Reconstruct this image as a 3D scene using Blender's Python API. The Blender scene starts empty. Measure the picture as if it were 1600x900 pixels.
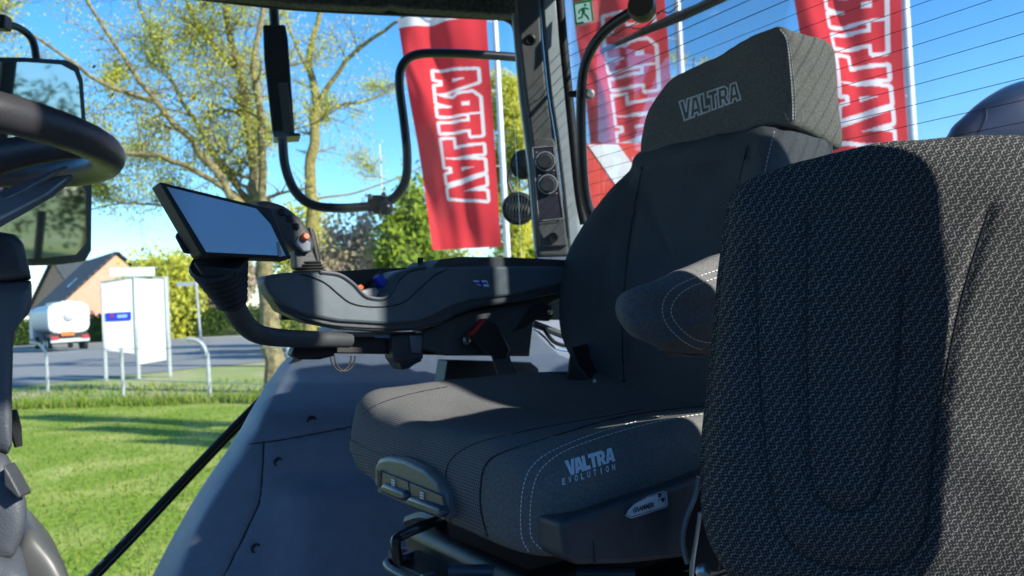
import bpy, bmesh, math, random
from mathutils import Vector, noise
from mathutils.bvhtree import BVHTree
R = math.radians
random.seed(7)
S = bpy.context.scene
# ------------------------------------------------------------------ camera
CAM = Vector((0, 0, 2.2)); F = 1300.0
rho, pit = R(3.1), R(0.5)
fw0 = Vector((0, math.cos(pit), math.sin(pit))); rt0 = Vector((1, 0, 0)); up0 = rt0.cross(fw0)
rt = rt0 * math.cos(rho) - up0 * math.sin(rho)
up = up0 * math.cos(rho) + rt0 * math.sin(rho)
fw = fw0
from mathutils import Matrix
cd = bpy.data.cameras.new('camera'); co = bpy.data.objects.new('camera', cd); S.collection.objects.link(co)
m = Matrix((rt, up, -fw)).transposed().to_4x4(); m.translation = CAM; co.matrix_world = m
cd.sensor_width = 36; cd.lens = F / 1600 * 36; cd.clip_start = .02; cd.clip_end = 3000
cd.dof.use_dof = True; cd.dof.focus_distance = 1.1; cd.dof.aperture_fstop = 8
S.camera = co
# ------------------------------------------------------------------ light
SUN_AZ = (.85, -.52); SUN_EL = R(28)
w = bpy.data.worlds.new('World'); S.world = w; w.use_nodes = True
nt = w.node_tree; bg = nt.nodes['Background']; sk = nt.nodes.new('ShaderNodeTexSky')
sk.sky_type = 'NISHITA'; sk.sun_disc = False; sk.sun_elevation = SUN_EL
sk.sun_rotation = math.atan2(SUN_AZ[0], SUN_AZ[1]); sk.air_density = 1.0; sk.dust_density = .25; sk.ozone_density = 5.0
hs_ = nt.nodes.new('ShaderNodeHueSaturation'); hs_.inputs['Saturation'].default_value = 1.22; nt.links.new(sk.outputs[0], hs_.inputs['Color']); nt.links.new(hs_.outputs[0], bg.inputs[0]); bg.inputs[1].default_value = .135
sl = bpy.data.lights.new('sun', 'SUN'); sl.energy = 4.3; sl.angle = R(.9); sl.color = (1, .94, .84)
so = bpy.data.objects.new('sun', sl); S.collection.objects.link(so)
sd = Vector((SUN_AZ[0], SUN_AZ[1], 0)).normalized() * math.cos(SUN_EL); sd.z = math.sin(SUN_EL)
so.rotation_euler = (-sd).to_track_quat('-Z', 'Y').to_euler(); so.location = (8, -5, 12)
S.view_settings.view_transform = 'Standard'; S.view_settings.look = 'None'; S.view_settings.gamma = 1
S.view_settings.exposure = 1.1
S.render.engine = 'CYCLES'
S.cycles.max_bounces = 8; S.cycles.transparent_max_bounces = 16
# ------------------------------------------------------------------ pixel helpers
def P(px, py, d): return CAM + d * (fw + (px - 800) / F * rt + (450 - py) / F * up)
def ray(px, py): return (fw + (px - 800) / F * rt + (450 - py) / F * up)
def PL(px, py, O, n):
    r = ray(px, py); O = Vector(O); n = Vector(n); return CAM + r * ((O - CAM).dot(n) / r.dot(n))
def PG(px, py, z=0): return PL(px, py, (0, 0, z), (0, 0, 1))
def proj(p):
    v = p - CAM; d = v.dot(fw); return 800 + F * v.dot(rt) / d, 450 - F * v.dot(up) / d, d
sT = Vector((-.5, .866, 0)); bT = Vector((.866, .5, 0))      # tractor: to its right, to its rear
UP = Vector((0, 0, 1))
def rel(x, y, z): return Vector((x, y, 2.2 + z))
# ------------------------------------------------------------------ mesh helpers
ORG = {}; WV = {}
def tag(o, label=None, cat=None, group=None, kind=None):
    if label: o['label'] = label
    if cat: o['category'] = cat
    if group: o['group'] = group
    if kind: o['kind'] = kind
    return o
def thing(name, loc, label, cat, group=None):
    o = bpy.data.objects.new(name, None); o.empty_display_size = .1; S.collection.objects.link(o)
    o.location = loc; ORG[o.name] = Vector(loc); return tag(o, label, cat, group)
def mk(name, V, Fc, mat, parent=None, smooth=40, uv=None, bevel=0, mats=None, fm=None):
    V = [Vector(v) for v in V]
    if parent is not None: base = ORG[parent.name]
    else:
        base = Vector((sum(v.x for v in V) / len(V), sum(v.y for v in V) / len(V), min(v.z for v in V)))
    me = bpy.data.meshes.new(name); me.from_pydata([v - base for v in V], [], Fc); me.update()
    if len(Fc) < 60000 and len(Fc) > 4:
        b_m = bmesh.new(); b_m.from_mesh(me); bmesh.ops.recalc_face_normals(b_m, faces=b_m.faces); b_m.to_mesh(me); b_m.free()
    ms = mats or [mat]
    for q in ms: me.materials.append(M[q] if isinstance(q, str) else q)
    if fm: me.polygons.foreach_set('material_index', fm)
    if uv:
        l = me.uv_layers.new(name='UVMap'); a, b2, o0 = uv
        for lp in me.loops:
            v = V[lp.vertex_index] - o0; l.data[lp.index].uv = (v.dot(a), v.dot(b2))
    if smooth:
        me.shade_smooth(); me.set_sharp_from_angle(angle=R(smooth))
    o = bpy.data.objects.new(name, me); S.collection.objects.link(o)
    if parent is not None: o.parent = parent; ORG[o.name] = ORG[parent.name]
    else: o.location = base; ORG[o.name] = base
    WV[o.name] = (V, Fc)
    if bevel:
        bm_ = o.modifiers.new('bevel', 'BEVEL'); bm_.width = bevel; bm_.segments = 3; bm_.limit_method = 'ANGLE'; bm_.angle_limit = R(35)
        bm_.harden_normals = False
    return o
class MB:
    def __init__(s): s.V = []; s.F = []; s.M = []
    def add(s, V, Fc, m=0):
        b = len(s.V); s.V += [Vector(v) for v in V]; s.F += [tuple(i + b for i in f) for f in Fc]; s.M += [m] * len(Fc); return s
    def prism(s, pts, vec, m=0):
        n = len(pts); vec = Vector(vec); V = list(pts) + [p + vec for p in pts]
        Fc = [tuple(range(n)), tuple(range(2 * n - 1, n - 1, -1))] + [(i, i + n, (i + 1) % n + n, (i + 1) % n) for i in range(n)]
        Fc = [tuple(f) for f in Fc]; return s.add(V, Fc, m)
    def box(s, c, a, b, d, m=0):   # centre, three half vectors
        c = Vector(c); a = Vector(a); b = Vector(b); d = Vector(d)
        return s.prism([c - a - b - d, c + a - b - d, c + a + b - d, c - a + b - d], 2 * d, m)
    def tube(s, pts, r, n=10, m=0, closed=False, sub=0):
        pts = [Vector(p) for p in pts]; rs = r if isinstance(r, (list, tuple)) else [r] * len(pts)
        if sub:
            pts, rs = smooth_path(pts, list(rs), sub, closed)
        N = len(pts); V = []; prev = None
        for i, p in enumerate(pts):
            if closed: t = pts[(i + 1) % N] - pts[i - 1]
            else: t = pts[min(i + 1, N - 1)] - pts[max(i - 1, 0)]
            if t.length < 1e-9: t = Vector((0, 0, 1))
            t.normalize()
            if prev is None: a = t.orthogonal().normalized()
            else:
                a = prev - t * prev.dot(t)
                if a.length < 1e-6: a = t.orthogonal()
                a.normalize()
            prev = a; b = t.cross(a)
            for k in range(n):
                q = 2 * math.pi * k / n; V.append(p + (a * math.cos(q) + b * math.sin(q)) * rs[i])
        Fc = []
        for i in range(N if closed else N - 1):
            for k in range(n):
                j = (i + 1) % N; Fc.append((i * n + k, i * n + (k + 1) % n, j * n + (k + 1) % n, j * n + k))
        if not closed: Fc += [tuple(range(n - 1, -1, -1)), tuple((N - 1) * n + k for k in range(n))]
        return s.add(V, Fc, m)
    def disc(s, c, nrm, prof, n=28, m=0):   # lathe: prof = [(radius, height)]
        nrm = Vector(nrm).normalized(); a = nrm.orthogonal().normalized(); b = nrm.cross(a); V = []
        for r, h in prof:
            for k in range(n):
                q = 2 * math.pi * k / n; V.append(Vector(c) + nrm * h + (a * math.cos(q) + b * math.sin(q)) * r)
        Fc = [(i * n + k, i * n + (k + 1) % n, (i + 1) * n + (k + 1) % n, (i + 1) * n + k) for i in range(len(prof) - 1) for k in range(n)]
        Fc += [tuple(range(n - 1, -1, -1)), tuple((len(prof) - 1) * n + k for k in range(n))]
        return s.add(V, Fc, m)
    def build(s, name, mat, parent=None, **k):
        if isinstance(mat, (list, tuple)): return mk(name, s.V, s.F, None, parent, mats=list(mat), fm=s.M, **k)
        return mk(name, s.V, s.F, mat, parent, **k)
def cr(a, b, c, d, t):
    return .5 * ((2 * b) + (c - a) * t + (2 * a - 5 * b + 4 * c - d) * t * t + (3 * b - a - 3 * c + d) * t ** 3)
def smooth_path(pts, rs, sub, closed=False):
    N = len(pts); o = []; q = []
    for i in range(N if closed else N - 1):
        g = (lambda k: k % N) if closed else (lambda k: max(0, min(N - 1, k)))
        for j in range(sub):
            t = j / sub
            o.append(cr(pts[g(i - 1)], pts[g(i)], pts[g(i + 1)], pts[g(i + 2)], t)); q.append(rs[g(i)] * (1 - t) + rs[g(i + 1)] * t)
    if not closed: o.append(pts[-1]); q.append(rs[-1])
    return o, q
def resample(pts, n, closed=True):
    L = [0]; Q = pts + ([pts[0]] if closed else [])
    for i in range(len(Q) - 1): L.append(L[-1] + (Q[i + 1] - Q[i]).length)
    o = []; k = 0; cnt = n if closed else n - 1
    for i in range(n):
        d = L[-1] * i / cnt
        while k < len(L) - 2 and L[k + 1] < d: k += 1
        t = (d - L[k]) / max(L[k + 1] - L[k], 1e-9); o.append(Q[k].lerp(Q[k + 1], min(t, 1)))
    return o
def lerpprof(prof, M_):
    pv = [Vector((a, b, 0)) for a, b in prof]
    o, _ = smooth_path(pv, [1] * len(pv), 8); return [(max(p.x, 0), p.y) for p in resample(o, M_, False)]
def puff(name, outline, off, prof, mat, parent=None, N=120, M_=60, uv=None, centre=None, sm=True, disp=None, raw=False, grooves=None, gw=4, gd=.004, soft=0):
    pts = outline
    if sm: pts, _ = smooth_path(pts, [1] * len(pts), 6, True)
    pts = resample(pts, N); c = centre or sum(pts, Vector()) / N; pr = lerpprof(prof, M_); V = []; off = Vector(off)
    for s_, t in pr:
        for p in pts: V.append(c.lerp(p, s_) + off * t)
    Fc = [(i * N + k, (i + 1) * N + k, (i + 1) * N + (k + 1) % N, i * N + (k + 1) % N) for i in range(len(pr) - 1) for k in range(N)]
    if disp: V = [disp(v) for v in V]
    if soft: V = [v + Vector((noise.noise(v * 14), noise.noise(v * 14 + Vector((9, 3, 1))), noise.noise(v * 14 + Vector((2, 7, 5))))) * soft + Vector((0, 0, 1)) * noise.noise(v * 45) * soft * .35 for v in V]
    if grooves:
        polys = []
        for g in grooves:
            gp, _ = smooth_path([Vector((a, b, 0)) for a, b in g], [1] * len(g), 4); polys.append(gp)
        me = bpy.data.meshes.new('tmp'); me.from_pydata(V, [], Fc); me.update(); nn = [v.normal.copy() for v in me.vertices]; bpy.data.meshes.remove(me)
        cen = c + off * .5
        for i, v in enumerate(V):
            n_ = nn[i]
            if n_.dot(v - cen) < 0: n_ = -n_
            if n_.dot(CAM - v) < 0: continue
            x, y, d = proj(v); best = 1e9
            for gp in polys:
                for a, b in zip(gp, gp[1:]):
                    ab = b - a; q = Vector((x, y, 0)); t = max(0, min(1, (q - a).dot(ab) / max(ab.length_squared, 1e-6)))
                    best = min(best, (q - a - ab * t).length)
            V[i] = v - n_ * gd * math.exp(-(best / gw) ** 2)
    return mk(name, V, Fc, mat, parent, smooth=60, uv=uv)
BV = {}
def bvh(o):
    if o.name not in BV: BV[o.name] = BVHTree.FromPolygons([tuple(v) for v in WV[o.name][0]], WV[o.name][1])
    return BV[o.name]
def on(o, px, py, off=.001):
    r = ray(px, py).normalized(); h = bvh(o).ray_cast(CAM, r)
    if h[0] is None:
        h = bvh(o).find_nearest(P(px, py, 1.2)); n_ = h[1]
        return h[0] - r * off
    return h[0] - r * off
def stitches(name, o, path, parent, mat='thread', step=7, ln=4.5, rad=.0006, off=.0012):
    gp, _ = smooth_path([Vector((a, b, 0)) for a, b in path], [1] * len(path), 10); L = sum((b - a).length for a, b in zip(gp, gp[1:]))
    q = resample(gp, int(L / step) * 2, False); mb = MB()
    for i in range(0, len(q) - 1, 2):
        a = q[i]; b = q[i] + (q[i + 1] - q[i]).normalized() * ln; mb.tube([on(o, a.x, a.y, off), on(o, b.x, b.y, off)], rad, 5)
    return mb.build(name, mat, parent)
# ------------------------------------------------------------------ materials
M = {}
class X:   # tiny math-node expressions
    def __init__(s, nt, o): s.nt = nt; s.o = o
    def _m(s, op, b=None, c=None, r=False):
        n = s.nt.nodes.new('ShaderNodeMath'); n.operation = op
        ins = [s, b] if not r else [b, s]
        if c is not None: ins.append(c)
        for i, q in enumerate(ins):
            if q is None: continue
            if isinstance(q, X): s.nt.links.new(q.o, n.inputs[i])
            else: n.inputs[i].default_value = q
        return X(s.nt, n.outputs[0])
    def __add__(s, b): return s._m('ADD', b)
    def __sub__(s, b): return s._m('SUBTRACT', b)
    def __rsub__(s, b): return s._m('SUBTRACT', b, r=True)
    def __mul__(s, b): return s._m('MULTIPLY', b)
    def floor(s): return s._m('FLOOR')
    def fract(s): return s._m('FRACT')
    def sin(s): return s._m('SINE')
    def abs(s): return s._m('ABSOLUTE')
    def sqrt(s): return s._m('SQRT')
    def lt(s, b, w_=.05):
        n = s.nt.nodes.new('ShaderNodeMapRange'); n.inputs[1].default_value = b - w_; n.inputs[2].default_value = b + w_
        n.inputs[3].default_value = 1; n.inputs[4].default_value = 0; s.nt.links.new(s.o, n.inputs[0]); return X(s.nt, n.outputs[0])
    def max(s, b): return s._m('MAXIMUM', b)
def mat(name, col, rough=.5, metal=0, spec=.5, var=.12, vs=30, bump=0, bs=200, col2=None, coat=0, emit=None, ior=None, co_='Object', det=4, w1=.35, w2=.65):
    m = bpy.data.materials.new(name); m.use_nodes = True; nt = m.node_tree; b = nt.nodes['Principled BSDF']
    b.inputs['Roughness'].default_value = rough; b.inputs['Metallic'].default_value = metal
    b.inputs['Specular IOR Level'].default_value = spec; b.inputs['Coat Weight'].default_value = coat
    if ior: b.inputs['IOR'].default_value = ior
    tc = nt.nodes.new('ShaderNodeTexCoord'); no = nt.nodes.new('ShaderNodeTexNoise'); no.inputs['Scale'].default_value = vs; no.inputs['Detail'].default_value = det
    nt.links.new(tc.outputs[co_], no.inputs['Vector'])
    cr_ = nt.nodes.new('ShaderNodeValToRGB'); e = cr_.color_ramp.elements
    e[0].position = w1; e[1].position = w2
    c2 = col2 or tuple(min(1, c * (1 + var)) for c in col); c1 = col if col2 else tuple(c * (1 - var) for c in col)
    e[0].color = (*c1, 1); e[1].color = (*c2, 1)
    nt.links.new(no.outputs[0], cr_.inputs[0]); nt.links.new(cr_.outputs[0], b.inputs['Base Color'])
    if bump:
        n2 = nt.nodes.new('ShaderNodeTexNoise'); n2.inputs['Scale'].default_value = bs; n2.inputs['Detail'].default_value = 2; nt.links.new(tc.outputs[co_], n2.inputs['Vector'])
        bp = nt.nodes.new('ShaderNodeBump'); bp.inputs['Strength'].default_value = bump; bp.inputs['Distance'].default_value = .002
        mrr = nt.nodes.new('ShaderNodeMapRange'); mrr.inputs[3].default_value = max(.05, rough - .07); mrr.inputs[4].default_value = min(1, rough + .12); n3 = nt.nodes.new('ShaderNodeTexNoise'); n3.inputs['Scale'].default_value = 7; n3.inputs['Detail'].default_value = 6; nt.links.new(tc.outputs[co_], n3.inputs[0]); nt.links.new(n3.outputs[0], mrr.inputs[0]); nt.links.new(mrr.outputs[0], b.inputs['Roughness'])
        nt.links.new(n2.outputs[0], bp.inputs['Height']); nt.links.new(bp.outputs[0], b.inputs['Normal'])
    M[name] = m; return m
mat('fabric', (.085, .095, .10), .95, spec=.15, var=.25, vs=600, bump=.6, bs=900)
mat('suede', (.135, .138, .138), .95, spec=.12, var=.18, vs=350, bump=.5, bs=700)
mat('headcloth', (.155, .155, .135), .95, spec=.1, var=.2, vs=300, bump=.5, bs=600)
mat('thread', (.62, .64, .64), .8)
mat('print', (.60, .68, .74), .7, var=.1)
mat('ink', (.012, .014, .03), .5)
mat('darkplastic', (.042, .048, .054), .5, var=.15, bump=.3, bs=500)
mat('blackplastic', (.010, .011, .012), .42, var=.2, bump=.15, bs=400)
mat('greyplastic', (.07, .08, .095), .5, var=.08, bump=.35, bs=450)
mat('fenderplastic', (.145, .18, .235), .48, var=.06, bump=.45, bs=420)
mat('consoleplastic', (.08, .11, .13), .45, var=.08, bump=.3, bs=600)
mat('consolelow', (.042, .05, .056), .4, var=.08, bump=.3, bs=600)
mat('beigeplastic', (.065, .07, .072), .42, var=.05)
mat('leverplastic', (.045, .06, .09), .3)
mat('frontplastic', (.10, .115, .12), .42)
mat('tag', (.13, .11, .085), .5)
mat('pillarpaint', (.40, .46, .48), .45, var=.05, bump=.1)
mat('pillardark', (.085, .092, .09), .6, var=.1, bump=.3)
mat('panelface', (.035, .035, .05), .4, var=.08)
mat('liner', (.10, .10, .08), .95, var=.4, vs=90, bump=.6, bs=300)
mat('rubber', (.010, .011, .012), .65, var=.2)
mat('tubeblack', (.012, .014, .016), .3, var=.2, spec=.6)
mat('leather', (.032, .032, .036), .38, var=.12, bump=.22, bs=900)
mat('steel', (.5, .5, .5), .3, 1, var=.1)
mat('chrome', (.75, .75, .75), .12, 1, var=.03)
mat('satin', (.20, .23, .27), .3, .6, var=.05)
mat('mirror', (.50, .56, .57), .03, 1, var=.03, vs=3)
mat('screen', (.006, .012, .03), .12, 0, var=.1, vs=8, ior=2.0, spec=.9)
mat('orange', (.75, .14, .02), .45)
mat('red', (.35, .015, .015), .5)
mat('blue', (.01, .04, .55), .45)
mat('paleblue', (.25, .4, .7), .5)
mat('white', (.78, .79, .78), .5, var=.04)
mat('greyprint', (.35, .36, .36), .6)
mat('signgreen', (.01, .17, .07), .5)
mat('signpale', (.32, .55, .48), .5)
mat('boardred', (.72, .045, .02), .5, var=.06)
mat('aluminium', (.62, .64, .66), .35, .3, var=.1, vs=4)
mat('galv', (.45, .47, .48), .45, .4, var=.15, vs=20)
mat('darkpaint', (.01, .013, .035), .28, var=.1, vs=30, spec=.6)
mat('tyre', (.015, .015, .016), .8)
mat('tank', (.30, .36, .42), .4, var=.08, vs=2)
mat('windowglass', (.03, .04, .05), .1)
mat('bark', (.10, .08, .035), .9, col2=(.26, .21, .10), vs=9, bump=1, bs=25)
mat('barkb', (.13, .10, .03), .9, col2=(.28, .23, .07), vs=9, bump=1, bs=25)
def glassmat(name, tint, refl, dust=.03):
    m = bpy.data.materials.new(name); m.use_nodes = True; nt = m.node_tree; nt.nodes.remove(nt.nodes['Principled BSDF'])
    tr = nt.nodes.new('ShaderNodeBsdfTransparent'); tr.inputs[0].default_value = (*tint, 1)
    gl = nt.nodes.new('ShaderNodeBsdfGlossy'); gl.inputs['Roughness'].default_value = .02
    fr = nt.nodes.new('ShaderNodeFresnel'); fr.inputs[0].default_value = 1.45
    ml = nt.nodes.new('ShaderNodeMath'); ml.operation = 'MULTIPLY'; ml.inputs[1].default_value = refl; nt.links.new(fr.outputs[0], ml.inputs[0])
    mx = nt.nodes.new('ShaderNodeMixShader'); nt.links.new(ml.outputs[0], mx.inputs[0]); nt.links.new(tr.outputs[0], mx.inputs[1]); nt.links.new(gl.outputs[0], mx.inputs[2])
    df = nt.nodes.new('ShaderNodeBsdfDiffuse'); df.inputs[0].default_value = (.6, .62, .6, 1)       # dust
    no = nt.nodes.new('ShaderNodeTexNoise'); no.inputs['Scale'].default_value = 9; no.inputs['Detail'].default_value = 8
    mr = nt.nodes.new('ShaderNodeMapRange'); mr.inputs[1].default_value = .4; mr.inputs[2].default_value = .9; mr.inputs[3].default_value = .0; mr.inputs[4].default_value = dust; mr.inputs[3].default_value = dust * .35
    tc = nt.nodes.new('ShaderNodeTexCoord'); nt.links.new(tc.outputs['Object'], no.inputs['Vector']); nt.links.new(no.outputs[0], mr.inputs[0])
    m2 = nt.nodes.new('ShaderNodeMixShader'); nt.links.new(mr.outputs[0], m2.inputs[0]); nt.links.new(mx.outputs[0], m2.inputs[1]); nt.links.new(df.outputs[0], m2.inputs[2])
    nt.links.new(m2.outputs[0], nt.nodes['Material Output'].inputs[0]); M[name] = m
glassmat('glass', (.95, .98, .98), .25); glassmat('rearglass', (.94, .97, .99), .4, .08)  # rear pane's heavier dust also stands in for haze over the flags
def leafmat(name, cols, tr=.5):
    m = bpy.data.materials.new(name); m.use_nodes = True; nt = m.node_tree; nt.nodes.remove(nt.nodes['Principled BSDF'])
    g = nt.nodes.new('ShaderNodeNewGeometry'); cr_ = nt.nodes.new('ShaderNodeValToRGB'); e = cr_.color_ramp.elements
    e[0].color = (*cols[0], 1); e[1].color = (*cols[-1], 1)
    for i, c in enumerate(cols[1:-1]): q = e.new((i + 1) / (len(cols) - 1)); q.color = (*c, 1)
    nt.links.new(g.outputs['Random Per Island'], cr_.inputs[0])
    d = nt.nodes.new('ShaderNodeBsdfDiffuse'); t = nt.nodes.new('ShaderNodeBsdfTranslucent'); x = nt.nodes.new('ShaderNodeMixShader'); x.inputs[0].default_value = tr
    for q in (d, t): nt.links.new(cr_.outputs[0], q.inputs[0])
    nt.links.new(d.outputs[0], x.inputs[1]); nt.links.new(t.outputs[0], x.inputs[2]); nt.links.new(x.outputs[0], nt.nodes['Material Output'].inputs[0]); M[name] = m
leafmat('springleaf', [(.40, .44, .06), (.60, .56, .06), (.50, .54, .12), (.66, .62, .14)])
leafmat('bushleaf', [(.11, .19, .02), (.20, .29, .03), (.32, .38, .04)], .4)
leafmat('hedgeleaf', [(.03, .06, .015), (.06, .10, .02), (.10, .14, .03)], .3)
leafmat('purpleleaf', [(.38, .27, .25), (.50, .36, .32), (.45, .42, .20), (.28, .20, .18)], .4)
leafmat('grassblade', [(.10, .19, .02), (.17, .26, .03), (.26, .32, .05), (.30, .30, .10)], .4)
# flag cloth: translucent red
def clothmat(name, c):
    m = bpy.data.materials.new(name); m.use_nodes = True; nt = m.node_tree; nt.nodes.remove(nt.nodes['Principled BSDF'])
    d = nt.nodes.new('ShaderNodeBsdfDiffuse'); t = nt.nodes.new('ShaderNodeBsdfTranslucent'); x = nt.nodes.new('ShaderNodeMixShader'); x.inputs[0].default_value = .5
    for q in (d, t): q.inputs[0].default_value = (*c, 1)
    nt.links.new(d.outputs[0], x.inputs[1]); nt.links.new(t.outputs[0], x.inputs[2]); nt.links.new(x.outputs[0], nt.nodes['Material Output'].inputs[0]); M[name] = m
clothmat('stickergreen', (.02, .35, .14)); clothmat('stickerpale', (.55, .75, .66)); clothmat('flagred', (.72, .055, .07)); clothmat('flagwhite', (.8, .72, .78))
# ground materials
def groundmat(name, c1, c2, c3, s1, s2, bump=.4):
    m = bpy.data.materials.new(name); m.use_nodes = True; nt = m.node_tree; b = nt.nodes['Principled BSDF']; b.inputs['Roughness'].default_value = .95; b.inputs['Specular IOR Level'].default_value = .1
    tc = nt.nodes.new('ShaderNodeTexCoord')
    a = nt.nodes.new('ShaderNodeTexNoise'); a.inputs['Scale'].default_value = s1; a.inputs['Detail'].default_value = 8
    c = nt.nodes.new('ShaderNodeTexNoise'); c.inputs['Scale'].default_value = s2; c.inputs['Detail'].default_value = 6
    for q in (a, c): nt.links.new(tc.outputs['Object'], q.inputs[0])
    r1 = nt.nodes.new('ShaderNodeValToRGB'); r1.color_ramp.elements[0].position = .35; r1.color_ramp.elements[1].position = .65
    r1.color_ramp.elements[0].color = (*c1, 1); r1.color_ramp.elements[1].color = (*c2, 1)
    nt.links.new(c.outputs[0], r1.inputs[0]); mx = nt.nodes.new('ShaderNodeMixRGB'); mx.inputs[2].default_value = (*c3, 1)
    mr = nt.nodes.new('ShaderNodeMapRange'); mr.inputs[1].default_value = .45; mr.inputs[2].default_value = .7; nt.links.new(a.outputs[0], mr.inputs[0])
    nt.links.new(mr.outputs[0], mx.inputs[0]); nt.links.new(r1.outputs[0], mx.inputs[1]); nt.links.new(mx.outputs[0], b.inputs['Base Color'])
    bp = nt.nodes.new('ShaderNodeBump'); bp.inputs['Strength'].default_value = bump; bp.inputs['Distance'].default_value = .05; nt.links.new(c.outputs[0], bp.inputs['Height']); nt.links.new(bp.outputs[0], b.inputs['Normal']); M[name] = m
groundmat('lawn', (.13, .22, .025), (.27, .35, .045), (.42, .43, .12), .7, 11)
groundmat('verge', (.24, .30, .09), (.34, .37, .15), (.42, .38, .22), .35, 9, 1)
groundmat('asphalt', (.21, .215, .21), (.27, .27, .265), (.24, .24, .235), .2, 30, .1)
groundmat('yardstone', (.26, .26, .25), (.34, .33, .32), (.30, .29, .28), .5, 30, .2)
groundmat('paving', (.3, .29, .27), (.36, .35, .33), (.28, .27, .25), .5, 12, .1)
def tilemat(name, c1, c2, sx, sy):
    m = bpy.data.materials.new(name); m.use_nodes = True; nt = m.node_tree; b = nt.nodes['Principled BSDF']; b.inputs['Roughness'].default_value = .8
    br = nt.nodes.new('ShaderNodeTexBrick'); br.inputs['Color1'].default_value = (*c1, 1); br.inputs['Color2'].default_value = (*[q * 1.3 for q in c1], 1); br.inputs['Mortar'].default_value = (*c2, 1)
    br.inputs['Scale'].default_value = 1; br.inputs['Brick Width'].default_value = sx; br.inputs['Row Height'].default_value = sy; br.inputs['Mortar Size'].default_value = sy * .12
    tc = nt.nodes.new('ShaderNodeUVMap'); nt.links.new(tc.outputs[0], br.inputs[0]); nt.links.new(br.outputs[0], b.inputs['Base Color']); M[name] = m
tilemat('rooftile', (.05, .06, .065), (.015, .017, .02), .3, .34); tilemat('brick', (.52, .27, .17), (.45, .32, .25), .25, .08)
# patterned fabric of the fold-down seat: diagonal squiggles and dots, in metres of the cover
def squiggle():
    m = bpy.data.materials.new('squiggle'); m.use_nodes = True; nt = m.node_tree; b = nt.nodes['Principled BSDF']; b.inputs['Roughness'].default_value = .95; b.inputs['Specular IOR Level'].default_value = .12
    uvn = nt.nodes.new('ShaderNodeUVMap'); nz = nt.nodes.new('ShaderNodeTexNoise'); nz.inputs['Scale'].default_value = 260; nt.links.new(uvn.outputs[0], nz.inputs[0])
    ad = nt.nodes.new('ShaderNodeVectorMath'); ad.operation = 'MULTIPLY_ADD'; ad.inputs[1].default_value = (.0012, .0012, 0); nt.links.new(nz.outputs['Color'], ad.inputs[0]); nt.links.new(uvn.outputs[0], ad.inputs[2])
    nl_ = nt.nodes.new('ShaderNodeTexNoise'); nl_.inputs['Scale'].default_value = 9; nt.links.new(uvn.outputs[0], nl_.inputs[0])
    ad2 = nt.nodes.new('ShaderNodeVectorMath'); ad2.operation = 'MULTIPLY_ADD'; ad2.inputs[1].default_value = (.012, .012, 0); nt.links.new(nl_.outputs['Color'], ad2.inputs[0]); nt.links.new(ad.outputs[0], ad2.inputs[2])
    sp = nt.nodes.new('ShaderNodeSeparateXYZ'); nt.links.new(ad2.outputs[0], sp.inputs[0])
    x = X(nt, sp.outputs[0]) * (1 / .0090); y = X(nt, sp.outputs[1]) * (1 / .0082)
    def sq(x, y, ln, th, amp, per):
        row = y.floor(); xx = x + row * .37; lx = xx.fract() - .5; ly = y.fract() - .5
        a = lx * .72 + ly * .69; c = ly * .72 - lx * .69
        ph = (xx.floor() * 1.7 + row * 2.3)
        return (c - (a * per + ph * .6).sin() * amp).abs().lt(th, .035)._m('MULTIPLY', a.abs().lt(ln, .05))
    s1 = sq(x, y, .40, .035, .085, 10.0)
    s2 = sq(x + .5, y + .45, .12, .05, .05, 6.0) * .7
    dx = (x * 2.9 + y * .7).fract() - .5; dy = (y * 2.6 - x * .3).fract() - .5
    dots = (dx * dx + dy * dy).sqrt().lt(.17, .07) * .55
    al = s1.max(s2).max(dots)
    mx = nt.nodes.new('ShaderNodeMixRGB'); mx.inputs[1].default_value = (.028, .029, .029, 1); mx.inputs[2].default_value = (.31, .33, .33, 1); nt.links.new(al.o, mx.inputs[0])
    n3 = nt.nodes.new('ShaderNodeTexNoise'); n3.inputs['Scale'].default_value = 1500; nt.links.new(uvn.outputs[0], n3.inputs[0])
    m3 = nt.nodes.new('ShaderNodeMixRGB'); m3.blend_type = 'MULTIPLY'; m3.inputs[0].default_value = .7; nt.links.new(mx.outputs[0], m3.inputs[1]); nt.links.new(n3.outputs[0], m3.inputs[2])
    hv = nt.nodes.new('ShaderNodeMixRGB'); hv.blend_type = 'MULTIPLY'; hv.inputs[0].default_value = 1; hv.inputs[2].default_value = (1.6, 1.6, 1.6, 1); nt.links.new(m3.outputs[0], hv.inputs[1]); nt.links.new(hv.outputs[0], b.inputs['Base Color'])
    bp = nt.nodes.new('ShaderNodeBump'); bp.inputs['Strength'].default_value = .5; bp.inputs['Distance'].default_value = .0008; nt.links.new(al.o, bp.inputs['Height']); nt.links.new(bp.outputs[0], b.inputs['Normal']); M['squiggle'] = m
squiggle()
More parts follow.
